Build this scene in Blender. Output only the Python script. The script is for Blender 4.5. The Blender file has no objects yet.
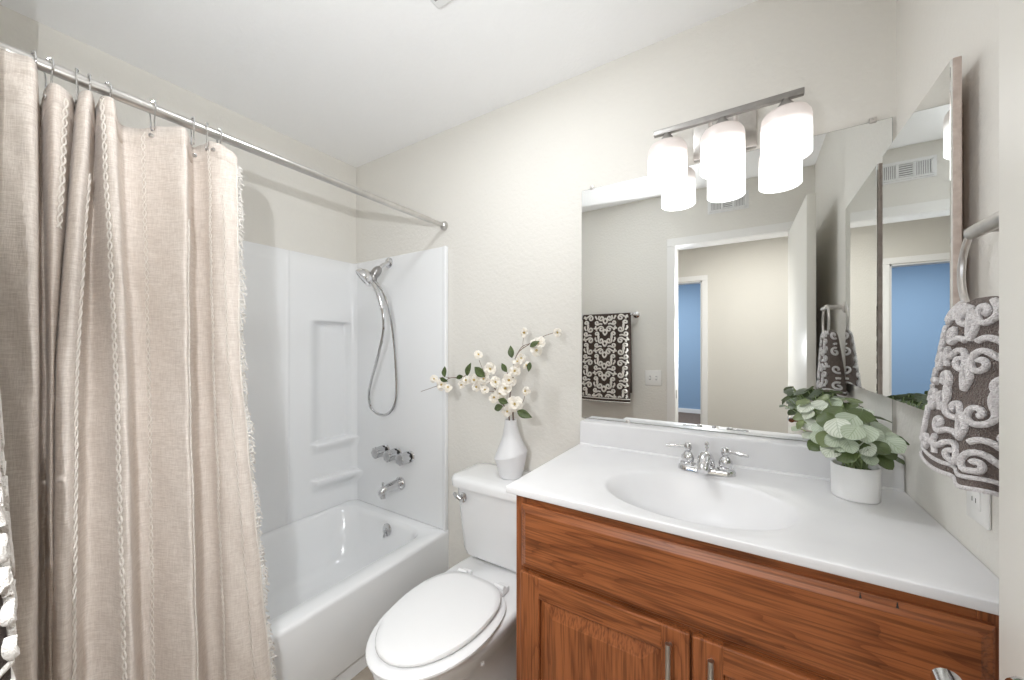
import bpy, bmesh, math, random
from mathutils import Vector, Matrix, Euler
random.seed(7)
PI = math.pi
scn = bpy.context.scene
C = scn.collection

# ------------------------------------------------------------------ camera
CAM_H, YAW, FPX = 1.257, 0.5651, 372.24
cd = bpy.data.cameras.new('camera')
cd.sensor_width = 36.0
cd.lens = FPX / 1024 * 36.0
cd.shift_y = 7.28 / 1024
cd.clip_start = 0.02
cam = bpy.data.objects.new('camera', cd)
cam.location = (0, 0, CAM_H)
cam.rotation_euler = (PI / 2, 0, YAW)
C.objects.link(cam)
scn.camera = cam

# ------------------------------------------------------------------ world, lights, exposure
w = bpy.data.worlds.new('world')
scn.world = w
w.use_nodes = True
w.node_tree.nodes['Background'].inputs[0].default_value = (0.9, 0.95, 1.0, 1)
w.node_tree.nodes['Background'].inputs[1].default_value = 0.3
scn.view_settings.view_transform = 'Standard'
scn.view_settings.look = 'None'
scn.view_settings.gamma = 1
scn.view_settings.use_curve_mapping = False
scn.view_settings.exposure = 0.33
scn.cycles.max_bounces = 16
scn.cycles.diffuse_bounces = 12
scn.cycles.glossy_bounces = 8

def area(name, loc, size, power, rot=(0, 0, 0), col=(1, 1, 1), shape='DISK'):
    l = bpy.data.lights.new(name, 'AREA')
    l.shape = shape
    l.size = size
    l.energy = power
    l.color = col
    o = bpy.data.objects.new(name, l)
    o.location = loc
    o.rotation_euler = rot
    C.objects.link(o)
    return o
SHADE_GLOW = 1.6
area('hall_fill', (0.1, -0.62, 2.36), 0.8, 24, col=(1, 0.98, 0.95))  # added fill under the hall ceiling, no fixture there
area('bedroom_fill', (-1.3, -3.6, 2.70), 1.2, 85)  # added fill to brighten the blue room, source unseen
area('fan_fill', (-0.72, 0.74, 2.362), 0.22, 5.0, col=(.94, .97, 1))  # fill added below the fan grille to light the room downward
def fill_light(name, kind, power, loc, aim=None, cone=92):  # added fill lights of zero size, so mirrors never show them
    l = bpy.data.lights.new(name, kind)
    l.energy = power
    l.color = (.94, .97, 1)
    l.shadow_soft_size = 0
    o = bpy.data.objects.new(name, l)
    o.location = loc
    if kind == 'SPOT':
        l.spot_size = math.radians(cone)
        l.spot_blend = 1
        o.rotation_euler = (Vector(aim) - Vector(loc)).to_track_quat('-Z', 'Y').to_euler()
    C.objects.link(o)
fill_light('doorway_fill', 'POINT', 8, (-.26, -.045, 1.28))  # added point fill in the doorway, evens out the room
fill_light('ceiling_fill', 'SPOT', 36, (-.30, -.07, 1.60), (-1.15, .95, 2.42), 120)  # added spot fill aimed up to brighten the ceiling
fill_light('tub_fill', 'SPOT', 24, (-.30, -.08, 1.45), (-1.45, 1.10, .35))  # added spot fill that lifts the tub side

# ------------------------------------------------------------------ measured numbers
FL, CE = -.055, 2.385            # floor, ceiling
YN, YS = 1.45, -0.06           # north wall, south wall (room faces)
XW, XE = -2.078, 0.3495        # west wall, east wall
XT = -1.305                    # tub apron face
ct, st = math.cos(YAW), math.sin(YAW)
def ratio(u):                  # X/Y of the sight line through picture column u
    r = (u - 512) / FPX
    return (-st + r * ct) / (ct + r * st)
def onY(u, v, y):              # point of the plane Y=y seen at a picture position
    r = (u - 512) / FPX
    q = (347.28 - v) / FPX
    k = y / (ct + r * st)
    return Vector(((-st + r * ct) * k, y, CAM_H + q * k))

# ------------------------------------------------------------------ mesh helpers
def bm_new():
    return bmesh.new()

def merge(bm, t):
    me = bpy.data.meshes.new('t')
    t.to_mesh(me)
    t.free()
    bm.from_mesh(me)
    bpy.data.meshes.remove(me)

def box(bm, x0, x1, y0, y1, z0, z1, bev=0.0, seg=2, mat=0):
    t = bmesh.new()
    bmesh.ops.create_cube(t, size=1)
    for v in t.verts:
        v.co = Vector((x0 + (v.co.x + .5) * (x1 - x0), y0 + (v.co.y + .5) * (y1 - y0), z0 + (v.co.z + .5) * (z1 - z0)))
    if bev > 0:
        bmesh.ops.bevel(t, geom=list(t.edges), offset=bev, segments=seg, profile=0.5, affect='EDGES')
    for f in t.faces:
        f.material_index = mat
    merge(bm, t)
    return bm

def frames(pts, closed=False):
    n = len(pts)
    T = []
    for i in range(n):
        a = pts[(i - 1) % n] if (closed or i > 0) else pts[i]
        b = pts[(i + 1) % n] if (closed or i < n - 1) else pts[i]
        d = (b - a)
        T.append(d.normalized() if d.length > 1e-9 else Vector((0, 0, 1)))
    up = Vector((0, 0, 1)) if abs(T[0].z) < .9 else Vector((1, 0, 0))
    N = [(up - T[0] * up.dot(T[0])).normalized()]
    for i in range(1, n):
        v = N[-1] - T[i] * N[-1].dot(T[i])
        N.append(v.normalized() if v.length > 1e-6 else N[-1])
    return T, N

def tube(bm, pts, r, seg=10, closed=False, cap=True, mat=0, flat=1.0):
    pts = [Vector(p) for p in pts]
    n = len(pts)
    R = r if isinstance(r, (list, tuple)) else [r] * n
    T, N = frames(pts, closed)
    rings = []
    for i in range(n):
        B = T[i].cross(N[i])
        rings.append([bm.verts.new(pts[i] + (N[i] * math.cos(2 * PI * k / seg) * flat + B * math.sin(2 * PI * k / seg)) * R[i]) for k in range(seg)])
    m = n if closed else n - 1
    for i in range(m):
        a, b = rings[i], rings[(i + 1) % n]
        for k in range(seg):
            f = bm.faces.new((a[k], a[(k + 1) % seg], b[(k + 1) % seg], b[k]))
            f.material_index = mat
    if cap and not closed:
        f = bm.faces.new(list(reversed(rings[0]))); f.material_index = mat
        f = bm.faces.new(rings[-1]); f.material_index = mat
    return bm

def lathe(bm, prof, loc=(0, 0, 0), rot=None, seg=32, mat=0, sx=1.0, sy=1.0, capb=True, capt=True):
    M = Matrix.Translation(Vector(loc)) @ (rot.to_matrix().to_4x4() if rot is not None else Matrix.Identity(4))
    rings = []
    for r, z in prof:
        rings.append([bm.verts.new(M @ Vector((r * sx * math.cos(2 * PI * k / seg), r * sy * math.sin(2 * PI * k / seg), z))) for k in range(seg)])
    for i in range(len(rings) - 1):
        a, b = rings[i], rings[i + 1]
        for k in range(seg):
            f = bm.faces.new((a[k], a[(k + 1) % seg], b[(k + 1) % seg], b[k])); f.material_index = mat
    if capb:
        f = bm.faces.new(list(reversed(rings[0]))); f.material_index = mat
    if capt:
        f = bm.faces.new(rings[-1]); f.material_index = mat
    return bm

def loft(bm, sections, capb=True, capt=True, mat=0):
    rings = [[bm.verts.new(p) for p in s] for s in sections]
    n = len(rings[0])
    for i in range(len(rings) - 1):
        a, b = rings[i], rings[i + 1]
        for k in range(n):
            f = bm.faces.new((a[k], a[(k + 1) % n], b[(k + 1) % n], b[k])); f.material_index = mat
    if capb:
        f = bm.faces.new(list(reversed(rings[0]))); f.material_index = mat
    if capt:
        f = bm.faces.new(rings[-1]); f.material_index = mat
    return bm

def grid(bm, rows, mat=0, flip=False):
    vs = [[bm.verts.new(p) for p in r] for r in rows]
    for i in range(len(vs) - 1):
        for j in range(len(vs[0]) - 1):
            q = (vs[i][j], vs[i][j + 1], vs[i + 1][j + 1], vs[i + 1][j])
            f = bm.faces.new(tuple(reversed(q)) if flip else q)
            f.material_index = mat
    return bm

def ball(bm, c, r, seg=12, mat=0, sz=1.0):
    n = max(4, seg // 2)
    prof = [(max(1e-4, r * math.sin(PI * i / n)), -r * sz * math.cos(PI * i / n)) for i in range(n + 1)]
    return lathe(bm, prof, c, seg=seg, mat=mat)

def catmull(pts, sub=8, closed=False):
    pts = [Vector(p) for p in pts]
    n = len(pts)
    out = []
    for i in range(n if closed else n - 1):
        p0 = pts[(i - 1) % n] if closed else pts[max(0, i - 1)]
        p1, p2 = pts[i], pts[(i + 1) % n]
        p3 = pts[(i + 2) % n] if closed else pts[min(n - 1, i + 2)]
        for k in range(sub):
            t = k / sub
            out.append(.5 * ((2 * p1) + (p2 - p0) * t + (2 * p0 - 5 * p1 + 4 * p2 - p3) * t * t + (3 * p1 - p0 - 3 * p2 + p3) * t ** 3))
    if not closed:
        out.append(pts[-1])
    return out

def obj(name, bm, mats, parent=None, smooth=True, angle=35, recalc=True):
    if recalc:
        bmesh.ops.recalc_face_normals(bm, faces=list(bm.faces))
    if parent is not None:
        p, off = parent, Vector((0, 0, 0))
        while p is not None:
            off += Vector(p.location)
            p = p.parent
        bmesh.ops.translate(bm, verts=list(bm.verts), vec=-off)
    me = bpy.data.meshes.new(name)
    bm.to_mesh(me)
    bm.free()
    for m in (mats if isinstance(mats, (list, tuple)) else [mats]):
        me.materials.append(m)
    if smooth:
        me.polygons.foreach_set('use_smooth', [True] * len(me.polygons))
        me.set_sharp_from_angle(angle=math.radians(angle))
    o = bpy.data.objects.new(name, me)
    C.objects.link(o)
    if parent is not None:
        o.parent = parent
    return o

def thing(name, label, cat, loc=(0, 0, 0), group=None):
    o = bpy.data.objects.new(name, None)
    o.empty_display_size = .05
    o.location = loc
    C.objects.link(o)
    return tag(o, label, cat, group)

def tag(o, label, cat, group=None):
    o['label'] = label
    o['category'] = cat
    if group:
        o['group'] = group
    return o

def struct(name, bm, mat, smooth=False, parent=None):
    o = obj(name, bm, mat, parent, smooth=smooth)
    if parent is None:
        o['kind'] = 'structure'
    return o

def smod(o, t):
    m = o.modifiers.new('solid', 'SOLIDIFY')
    m.thickness = t
    m.offset = 0
    return o

# ------------------------------------------------------------------ materials
def mat(name, col, rough=.5, metal=0.0, bump=None, noise=None, spec=.5, coat=0, trans=0, sheen=0):
    """bump=(scale,strength); noise=(scale, second colour)"""
    m = bpy.data.materials.new(name)
    m.use_nodes = True
    nt = m.node_tree
    b = nt.nodes['Principled BSDF']
    b.inputs['Base Color'].default_value = (*col, 1)
    b.inputs['Roughness'].default_value = rough
    b.inputs['Metallic'].default_value = metal
    b.inputs['Specular IOR Level'].default_value = spec
    b.inputs['Coat Weight'].default_value = coat
    b.inputs['Sheen Weight'].default_value = sheen
    tc = nt.nodes.new('ShaderNodeTexCoord')
    if bump:
        n = nt.nodes.new('ShaderNodeTexNoise')
        n.inputs['Scale'].default_value = bump[0]
        n.inputs['Detail'].default_value = 3
        bp = nt.nodes.new('ShaderNodeBump')
        bp.inputs['Strength'].default_value = bump[1]
        bp.inputs['Distance'].default_value = .01
        nt.links.new(tc.outputs['Object'], n.inputs['Vector'])
        nt.links.new(n.outputs['Fac'], bp.inputs['Height'])
        nt.links.new(bp.outputs['Normal'], b.inputs['Normal'])
    if noise:
        n = nt.nodes.new('ShaderNodeTexNoise')
        n.inputs['Scale'].default_value = noise[0]
        n.inputs['Detail'].default_value = 4
        mx = nt.nodes.new('ShaderNodeMix')
        mx.data_type = 'RGBA'
        mx.inputs[6].default_value = (*col, 1)
        mx.inputs[7].default_value = (*noise[1], 1)
        cr = nt.nodes.new('ShaderNodeMapRange')
        cr.inputs[1].default_value = .35
        cr.inputs[2].default_value = .65
        nt.links.new(tc.outputs['Object'], n.inputs['Vector'])
        nt.links.new(n.outputs['Fac'], cr.inputs[0])
        nt.links.new(cr.outputs[0], mx.inputs[0])
        nt.links.new(mx.outputs[2], b.inputs['Base Color'])
    return m

M_wall = mat('greige_orange_peel_paint', (.735, .715, .67), .6, bump=(70, .22), spec=.3)
M_ceil = mat('white_ceiling_paint', (.90, .90, .90), .8, bump=(90, .15), spec=.2)
M_hall = mat('hall_paint', (.66, .635, .58), .7, bump=(70, .15), spec=.3)
M_blue = mat('blue_bedroom_paint', (.245, .355, .49), .8, bump=(70, .1), spec=.2)
M_trim = mat('white_trim_paint', (.80, .79, .77), .35, bump=(30, .02))
M_door = mat('white_door_paint', (.70, .68, .63), .4, bump=(40, .03))
M_acryl = mat('white_acrylic', (.83, .84, .85), .16, bump=(3, .01), coat=.3)
M_porc = mat('white_porcelain', (.79, .795, .80), .08, bump=(2, .005), coat=.5)
M_seat = mat('white_seat_plastic', (.79, .795, .80), .22, bump=(3, .005))
M_marble = mat('white_cultured_marble', (.78, .78, .79), .34, noise=(3, (.71, .71, .725)))
M_chrome = mat('polished_chrome', (.72, .72, .73), .09, 1.0, noise=(8, (.68, .68, .69)))
M_nickel = mat('brushed_nickel', (.66, .635, .61), .28, 1.0, noise=(60, (.60, .575, .55)))
M_mirror = mat('silvered_mirror', (.86, .875, .87), .0, 1.0, noise=(1, (.855, .872, .868)))
M_medge = mat('mirror_edge', (.30, .31, .30), .3, .6, noise=(20, (.25, .26, .25)))
M_vase = mat('matte_white_ceramic', (.74, .745, .76), .55, bump=(60, .05))
M_pot = mat('white_pot_ceramic', (.84, .84, .84), .45, bump=(80, .05))
M_soil = mat('dark_soil', (.035, .025, .018), .95, bump=(120, 1.0))
M_black = mat('dark_slot', (.02, .02, .02), .7, noise=(30, (.03, .03, .03)))
M_plate = mat('white_wall_plate_plastic', (.80, .79, .77), .35, bump=(10, .01))
M_vent = mat('white_vent_enamel', (.78, .78, .78), .4, bump=(10, .01))
M_carpet = mat('brown_carpet', (.17, .125, .10), .95, bump=(300, .8), noise=(60, (.13, .10, .08)))
M_floor = mat('tan_vinyl_floor', (.40, .345, .285), .45, noise=(14, (.30, .255, .205)), bump=(25, .1))
M_twig = mat('brown_twig', (.16, .10, .075), .8, noise=(90, (.24, .17, .12)), bump=(200, .4))
M_petal = mat('white_petal', (.86, .83, .78), .6, noise=(90, (.80, .74, .64)))
M_stamen = mat('yellow_stamen', (.62, .48, .14), .7, noise=(200, (.5, .36, .1)))
M_bleaf = mat('dark_blossom_leaf', (.045, .068, .020), .5, noise=(120, (.085, .12, .035)))
M_stalk = mat('pale_green_stalk', (.36, .45, .22), .6, noise=(60, (.28, .36, .16)))
M_rawood = mat('weathered_pinkish_wood', (.62, .53, .475), .6, noise=(45, (.49, .40, .35)), bump=(90, .2))
M_crystal = mat('chromed_fluted_knob', (.70, .70, .71), .12, 1.0, noise=(40, (.55, .55, .56)))
M_dkedge = mat('grey_slot_duct_shade', (.33, .33, .33), .6, noise=(20, (.28, .28, .28)))  # grey for slots and for shade painted behind the register louvers
M_dkmetal = mat('dark_nickel', (.40, .39, .385), .3, 1.0, noise=(40, (.36, .35, .345)))  # darker nickel of the shower bracket
M_barmetal = mat('satin_lamp_metal', (.40, .385, .37), .42, .85, noise=(50, (.36, .345, .33)))
M_rod = mat('satin_steel_rod', (.64, .62, .595), .30, 1.0, noise=(30, (.58, .565, .54)))

def glow_mat():
    m = bpy.data.materials.new('lit_frosted_glass')
    m.use_nodes = True
    nt = m.node_tree
    b = nt.nodes['Principled BSDF']
    b.inputs['Base Color'].default_value = (.50, .46, .44, 1)
    b.inputs['Roughness'].default_value = .35
    tc = nt.nodes.new('ShaderNodeTexCoord')
    sp = nt.nodes.new('ShaderNodeSeparateXYZ')
    nt.links.new(tc.outputs['Generated'], sp.inputs[0])
    rmp = nt.nodes.new('ShaderNodeValToRGB')
    e = rmp.color_ramp.elements
    e[0].position = .0; e[0].color = (1, 1, 1, 1)
    e[1].position = 1.0; e[1].color = (.10, .085, .078, 1)
    a = e.new(.45); a.color = (.95, .94, .93, 1)
    a = e.new(.72); a.color = (.22, .20, .19, 1)
    nt.links.new(sp.outputs[2], rmp.inputs[0])
    nt.links.new(rmp.outputs[0], b.inputs['Emission Color'])
    b.inputs['Emission Strength'].default_value = SHADE_GLOW
    return m
M_glow = glow_mat()

def wood(name, axis, seed):
    m = bpy.data.materials.new(name)
    m.use_nodes = True
    nt = m.node_tree
    L = nt.links.new
    b = nt.nodes['Principled BSDF']
    b.inputs['Roughness'].default_value = .38
    b.inputs['Coat Weight'].default_value = .05
    b.inputs['Specular IOR Level'].default_value = .35
    b.inputs['Coat Roughness'].default_value = .3
    tc = nt.nodes.new('ShaderNodeTexCoord')
    mp = nt.nodes.new('ShaderNodeMapping')
    mp.inputs['Location'].default_value = (seed, seed * .37, seed * .71)
    s = [9, 9, 9]; s[axis] = 1.1
    mp.inputs['Scale'].default_value = s
    L(tc.outputs['Object'], mp.inputs['Vector'])
    n1 = nt.nodes.new('ShaderNodeTexNoise')            # broad cathedral figure
    n1.inputs['Scale'].default_value = 1.2
    n1.inputs['Detail'].default_value = 3
    n1.inputs['Distortion'].default_value = .5
    L(mp.outputs[0], n1.inputs['Vector'])
    mu = nt.nodes.new('ShaderNodeMath'); mu.operation = 'MULTIPLY'; mu.inputs[1].default_value = 8
    L(n1.outputs['Fac'], mu.inputs[0])
    fr = nt.nodes.new('ShaderNodeMath'); fr.operation = 'FRACT'
    L(mu.outputs[0], fr.inputs[0])
    cr = nt.nodes.new('ShaderNodeValToRGB')
    e = cr.color_ramp.elements
    e[0].position = 0; e[0].color = (.19, .056, .018, 1)
    e[1].position = 1; e[1].color = (.27, .086, .028, 1)
    q = e.new(.22); q.color = (.285, .092, .030, 1)
    q = e.new(.6); q.color = (.325, .108, .037, 1)
    L(fr.outputs[0], cr.inputs[0])
    mp2 = nt.nodes.new('ShaderNodeMapping')
    s2 = [240, 240, 240]; s2[axis] = 7
    mp2.inputs['Scale'].default_value = s2
    L(tc.outputs['Object'], mp2.inputs['Vector'])
    n2 = nt.nodes.new('ShaderNodeTexNoise')            # fine open pores
    n2.inputs['Scale'].default_value = 1
    n2.inputs['Detail'].default_value = 2
    L(mp2.outputs[0], n2.inputs['Vector'])
    r2 = nt.nodes.new('ShaderNodeMapRange')
    r2.inputs[1].default_value = .36; r2.inputs[2].default_value = .55
    r2.inputs[3].default_value = .45; r2.inputs[4].default_value = 1.0
    L(n2.outputs['Fac'], r2.inputs[0])
    mx = nt.nodes.new('ShaderNodeMix'); mx.data_type = 'RGBA'; mx.blend_type = 'MULTIPLY'
    mx.inputs[0].default_value = .75
    L(cr.outputs[0], mx.inputs[6]); L(r2.outputs[0], mx.inputs[7])
    L(mx.outputs[2], b.inputs['Base Color'])
    bp = nt.nodes.new('ShaderNodeBump'); bp.inputs['Strength'].default_value = .12; bp.inputs['Distance'].default_value = .004
    L(n2.outputs['Fac'], bp.inputs['Height']); L(bp.outputs[0], b.inputs['Normal'])
    return m
M_oakH = wood('oak_grain_horizontal', 0, 3.1)
M_oakV = wood('oak_grain_vertical', 2, 7.7)

def linen(name, c1, c2):
    m = bpy.data.materials.new(name)
    m.use_nodes = True
    nt = m.node_tree
    L = nt.links.new
    b = nt.nodes['Principled BSDF']
    b.inputs['Roughness'].default_value = .9
    b.inputs['Specular IOR Level'].default_value = .15
    b.inputs['Sheen Weight'].default_value = .15
    tc = nt.nodes.new('ShaderNodeTexCoord')
    fac = None
    outs = []
    for s in ((170, 170, 1500), (900, 900, 70), (60, 60, 700)):
        mp = nt.nodes.new('ShaderNodeMapping'); mp.inputs['Scale'].default_value = [q * .5 for q in s]
        L(tc.outputs['Object'], mp.inputs['Vector'])
        n = nt.nodes.new('ShaderNodeTexNoise'); n.inputs['Scale'].default_value = 1; n.inputs['Detail'].default_value = 2
        L(mp.outputs[0], n.inputs['Vector'])
        outs.append(n.outputs['Fac'])
    a1 = nt.nodes.new('ShaderNodeMath'); a1.operation = 'ADD'; L(outs[0], a1.inputs[0]); L(outs[1], a1.inputs[1])
    a2 = nt.nodes.new('ShaderNodeMath'); a2.operation = 'ADD'; L(a1.outputs[0], a2.inputs[0]); L(outs[2], a2.inputs[1])
    r = nt.nodes.new('ShaderNodeMapRange'); r.inputs[1].default_value = 1.2; r.inputs[2].default_value = 1.8
    L(a2.outputs[0], r.inputs[0])
    mx = nt.nodes.new('ShaderNodeMix'); mx.data_type = 'RGBA'
    mx.inputs[6].default_value = (*c1, 1); mx.inputs[7].default_value = (*c2, 1)
    L(r.outputs[0], mx.inputs[0]); L(mx.outputs[2], b.inputs['Base Color'])
    bp = nt.nodes.new('ShaderNodeBump'); bp.inputs['Strength'].default_value = .25; bp.inputs['Distance'].default_value = .002
    L(a2.outputs[0], bp.inputs['Height']); L(bp.outputs[0], b.inputs['Normal'])
    return m
M_linen = linen('oatmeal_linen', (.57, .50, .445), (.71, .645, .585))
M_stitch = mat('cream_yarn', (.76, .71, .65), .9, bump=(400, .5))
M_fringe = mat('white_fringe_yarn', (.74, .71, .67), .9, bump=(300, .5))
M_terryB = mat('brown_terry', (.150, .112, .094), .95, bump=(420, 1.0), sheen=.2, noise=(300, (.20, .15, .128)))
M_bathB = mat('dark_brown_terry', (.062, .042, .033), .95, bump=(420, 1.0), noise=(300, (.085, .06, .048)))
M_bathW = mat('cream_terry_loops', (.88, .84, .79), .95, bump=(420, .6), noise=(250, (.80, .76, .71)))
M_terryW = mat('pale_terry_loops', (.90, .87, .87), .95, bump=(420, .8), sheen=.2, noise=(250, (.74, .70, .70)))

def leafmat():
    m = bpy.data.materials.new('silvery_variegated_leaf')
    m.use_nodes = True
    nt = m.node_tree
    L = nt.links.new
    b = nt.nodes['Principled BSDF']
    b.inputs['Roughness'].default_value = .4
    at = nt.nodes.new('ShaderNodeAttribute'); at.attribute_name = 'UVMap'
    uv = nt.nodes.new('ShaderNodeUVMap')
    sp = nt.nodes.new('ShaderNodeSeparateXYZ'); L(uv.outputs[0], sp.inputs[0])
    # u = signed angle-like side coordinate (-1..1 mapped 0..1), v = 0 base..1 tip
    w_ = nt.nodes.new('ShaderNodeMath'); w_.operation = 'SUBTRACT'; L(sp.outputs[0], w_.inputs[0]); w_.inputs[1].default_value = .5
    ab = nt.nodes.new('ShaderNodeMath'); ab.operation = 'ABSOLUTE'; L(w_.outputs[0], ab.inputs[0])
    k = nt.nodes.new('ShaderNodeMath'); k.operation = 'MULTIPLY_ADD'; L(ab.outputs[0], k.inputs[0]); k.inputs[1].default_value = -1.1; L(sp.outputs[1], k.inputs[2])
    k2 = nt.nodes.new('ShaderNodeMath'); k2.operation = 'MULTIPLY'; L(k.outputs[0], k2.inputs[0]); k2.inputs[1].default_value = 5.5
    fr = nt.nodes.new('ShaderNodeMath'); fr.operation = 'FRACT'; L(k2.outputs[0], fr.inputs[0])
    d = nt.nodes.new('ShaderNodeMath'); d.operation = 'SUBTRACT'; L(fr.outputs[0], d.inputs[0]); d.inputs[1].default_value = .5
    d2 = nt.nodes.new('ShaderNodeMath'); d2.operation = 'ABSOLUTE'; L(d.outputs[0], d2.inputs[0])
    v1 = nt.nodes.new('ShaderNodeMapRange'); L(d2.outputs[0], v1.inputs[0])
    v1.inputs[1].default_value = .06; v1.inputs[2].default_value = .17; v1.inputs[3].default_value = 1; v1.inputs[4].default_value = 0
    v2 = nt.nodes.new('ShaderNodeMapRange'); L(ab.outputs[0], v2.inputs[0])
    v2.inputs[1].default_value = .01; v2.inputs[2].default_value = .035; v2.inputs[3].default_value = 1; v2.inputs[4].default_value = 0
    mxv = nt.nodes.new('ShaderNodeMath'); mxv.operation = 'MAXIMUM'; L(v1.outputs[0], mxv.inputs[0]); L(v2.outputs[0], mxv.inputs[1])
    oi = nt.nodes.new('ShaderNodeObjectInfo')
    pale = nt.nodes.new('ShaderNodeValToRGB')
    e = pale.color_ramp.elements
    pale.color_ramp.interpolation = 'CONSTANT'
    e[0].position = 0; e[0].color = (.58, .62, .53, 1)
    e[1].position = .48; e[1].color = (.15, .19, .075, 1)
    q = e.new(.64); q.color = (.075, .105, .030, 1)
    q = e.new(.26); q.color = (.42, .48, .37, 1)
    L(oi.outputs['Random'], pale.inputs[0])
    dk = nt.nodes.new('ShaderNodeMix'); dk.data_type = 'RGBA'
    L(mxv.outputs[0], dk.inputs[0]); L(pale.outputs[0], dk.inputs[6]); dk.inputs[7].default_value = (.10, .17, .055, 1)
    fs = nt.nodes.new('ShaderNodeMath'); fs.operation = 'MULTIPLY'; L(mxv.outputs[0], fs.inputs[0]); fs.inputs[1].default_value = .42
    L(fs.outputs[0], dk.inputs[0])
    L(dk.outputs[2], b.inputs['Base Color'])
    return m
M_leaf = leafmat()

# ================================================================== SETTING
T_ = .1
struct('floor', box(bm_new(), XW - T_, XE + T_, YS - .12, YN + T_, -.12, FL), M_floor)
struct('ceiling', box(bm_new(), XW - T_, XE + T_, YS - .12, YN + T_, CE, CE + .06), M_ceil)
struct('wall_north', box(bm_new(), XW - T_, XE + T_, YN, YN + T_, FL, CE), M_wall)
bm = bm_new()
box(bm, XW - T_, XW, YS, YN, 1.774, CE)
box(bm, XW - T_, XW - .05, YS, YN, FL, 1.774)
struct('wall_west', bm, M_wall)
struct('wall_east', box(bm_new(), XE, XE + T_, YS, YN, FL, CE), M_wall)
DL, DR, DH = -.448, .250, 1.995    # bathroom door opening
bm = bm_new()
box(bm, XW - T_, DL - .012, YS - .12, YS, FL, CE)
box(bm, DR + .012, XE + T_, YS - .12, YS, FL, CE)
box(bm, DL - .012, DR + .012, YS - .12, YS, DH + .012, CE)
struct('wall_south', bm, M_wall)
bm = bm_new()                       # jamb lining
box(bm, DL - .012, DL, YS - .12, YS, FL, DH)
box(bm, DR, DR + .012, YS - .12, YS, FL, DH)
box(bm, DL - .012, DR + .012, YS - .12, YS, DH, DH + .012)
jb = struct('trim_1', bm, M_trim)
obj('strike_plate', box(bm_new(), DL - .0005, DL + .0015, YS - .045, YS - .015, .88, .94), M_barmetal, jb, smooth=False)
CW = .058
def casing(name, x0, x1, zt, y, sgn, xr=True, xl=True):
    bm = bm_new()
    y0, y1 = (y, y + .014 * sgn)
    lo, hi = min(y0, y1), max(y0, y1)
    if xl: box(bm, x0 - CW, x0 - .002, lo, hi, FL, zt + .0015, .002)
    if xr: box(bm, x1 + .002, x1 + CW, lo, hi, FL, zt + .0015, .002)
    box(bm, x0 - CW, x1 + CW, lo, hi, zt + .002, zt + CW, .002)
    return struct(name, bm, M_trim)
casing('trim_2', DL, DR, DH, YS, 1)
casing('trim_3', DL, DR, DH, YS - .12, -1)

# hall and the blue room across it
HY = -1.67
struct('floor_hall', box(bm_new(), -2.6, 1.6, -6.0, YS - .12, -.12, FL), M_carpet)
struct('ceiling_hall', box(bm_new(), -3.0, 1.6, HY - .115, YS - .12, CE, CE + .06), M_ceil)
struct('ceiling_bedroom', box(bm_new(), -3.0, 1.6, -5.4, HY - .1, 2.74, 2.80), M_ceil)
bm = bm_new()
HL, HR, HH = -1.22, -.428, 1.985
box(bm, -2.6, HL, HY - .1, HY, FL, CE); box(bm, HR, 1.6, HY - .1, HY, FL, CE); box(bm, HL, HR, HY - .1, HY, HH, CE)
struct('wall_hall', bm, M_hall)
casing('trim_4', HL, HR, HH, HY, 1)
bm = bm_new()
box(bm, HL, HL + .012, HY - .1, HY, FL, HH); box(bm, HR - .012, HR, HY - .1, HY, FL, HH); box(bm, HL, HR, HY - .1, HY, HH - .012, HH)
struct('trim_5', bm, M_trim)
struct('wall_hall_west', box(bm_new(), -2.7, -2.6, HY, YS - .12, FL, CE), M_hall)
struct('wall_hall_east', box(bm_new(), 1.5, 1.6, HY, YS - .12, FL, CE), M_hall)
bm = bm_new()
box(bm, -3.0, 1.2, -5.4, -5.3, FL, 2.74)
struct('wall_bedroom_south', bm, M_blue)
struct('wall_bedroom_west', box(bm_new(), -3.0, -2.9, -5.3, HY - .1, FL, 2.74), M_blue)
struct('wall_bedroom_east', box(bm_new(), 1.1, 1.2, -5.3, HY - .1, FL, 2.74), M_blue)
bm = bm_new()
box(bm, -2.9, HL - .1, HY - .115, HY - .1, FL, 2.74); box(bm, HR + .1, 1.1, HY - .115, HY - .1, FL, 2.74); box(bm, HL - .1, HR + .1, HY - .115, HY - .1, HH + .06, 2.74)
struct('wall_bedroom_north', bm, M_blue)
struct('baseboard_bedroom', box(bm_new(), -2.9, 1.1, -5.3, -5.285, FL, FL + .085, .004), M_trim)
struct('baseboard_hall', box(bm_new(), HR + CW + .004, 1.5, HY, HY + .013, FL, FL + .08, .004), M_trim)

# bathroom door, open against the east wall
door_ang = math.atan2(.2326 - .2125, .70)
dr = obj('door_1', box(bm_new(), 0, .036, .006, .700, FL + .012, 1.985, .002), M_door)
dr.location = (.2150, YS, 0)
dr.rotation_euler = (0, 0, -door_ang)
dr['kind'] = 'structure'
bm = bm_new()
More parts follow.
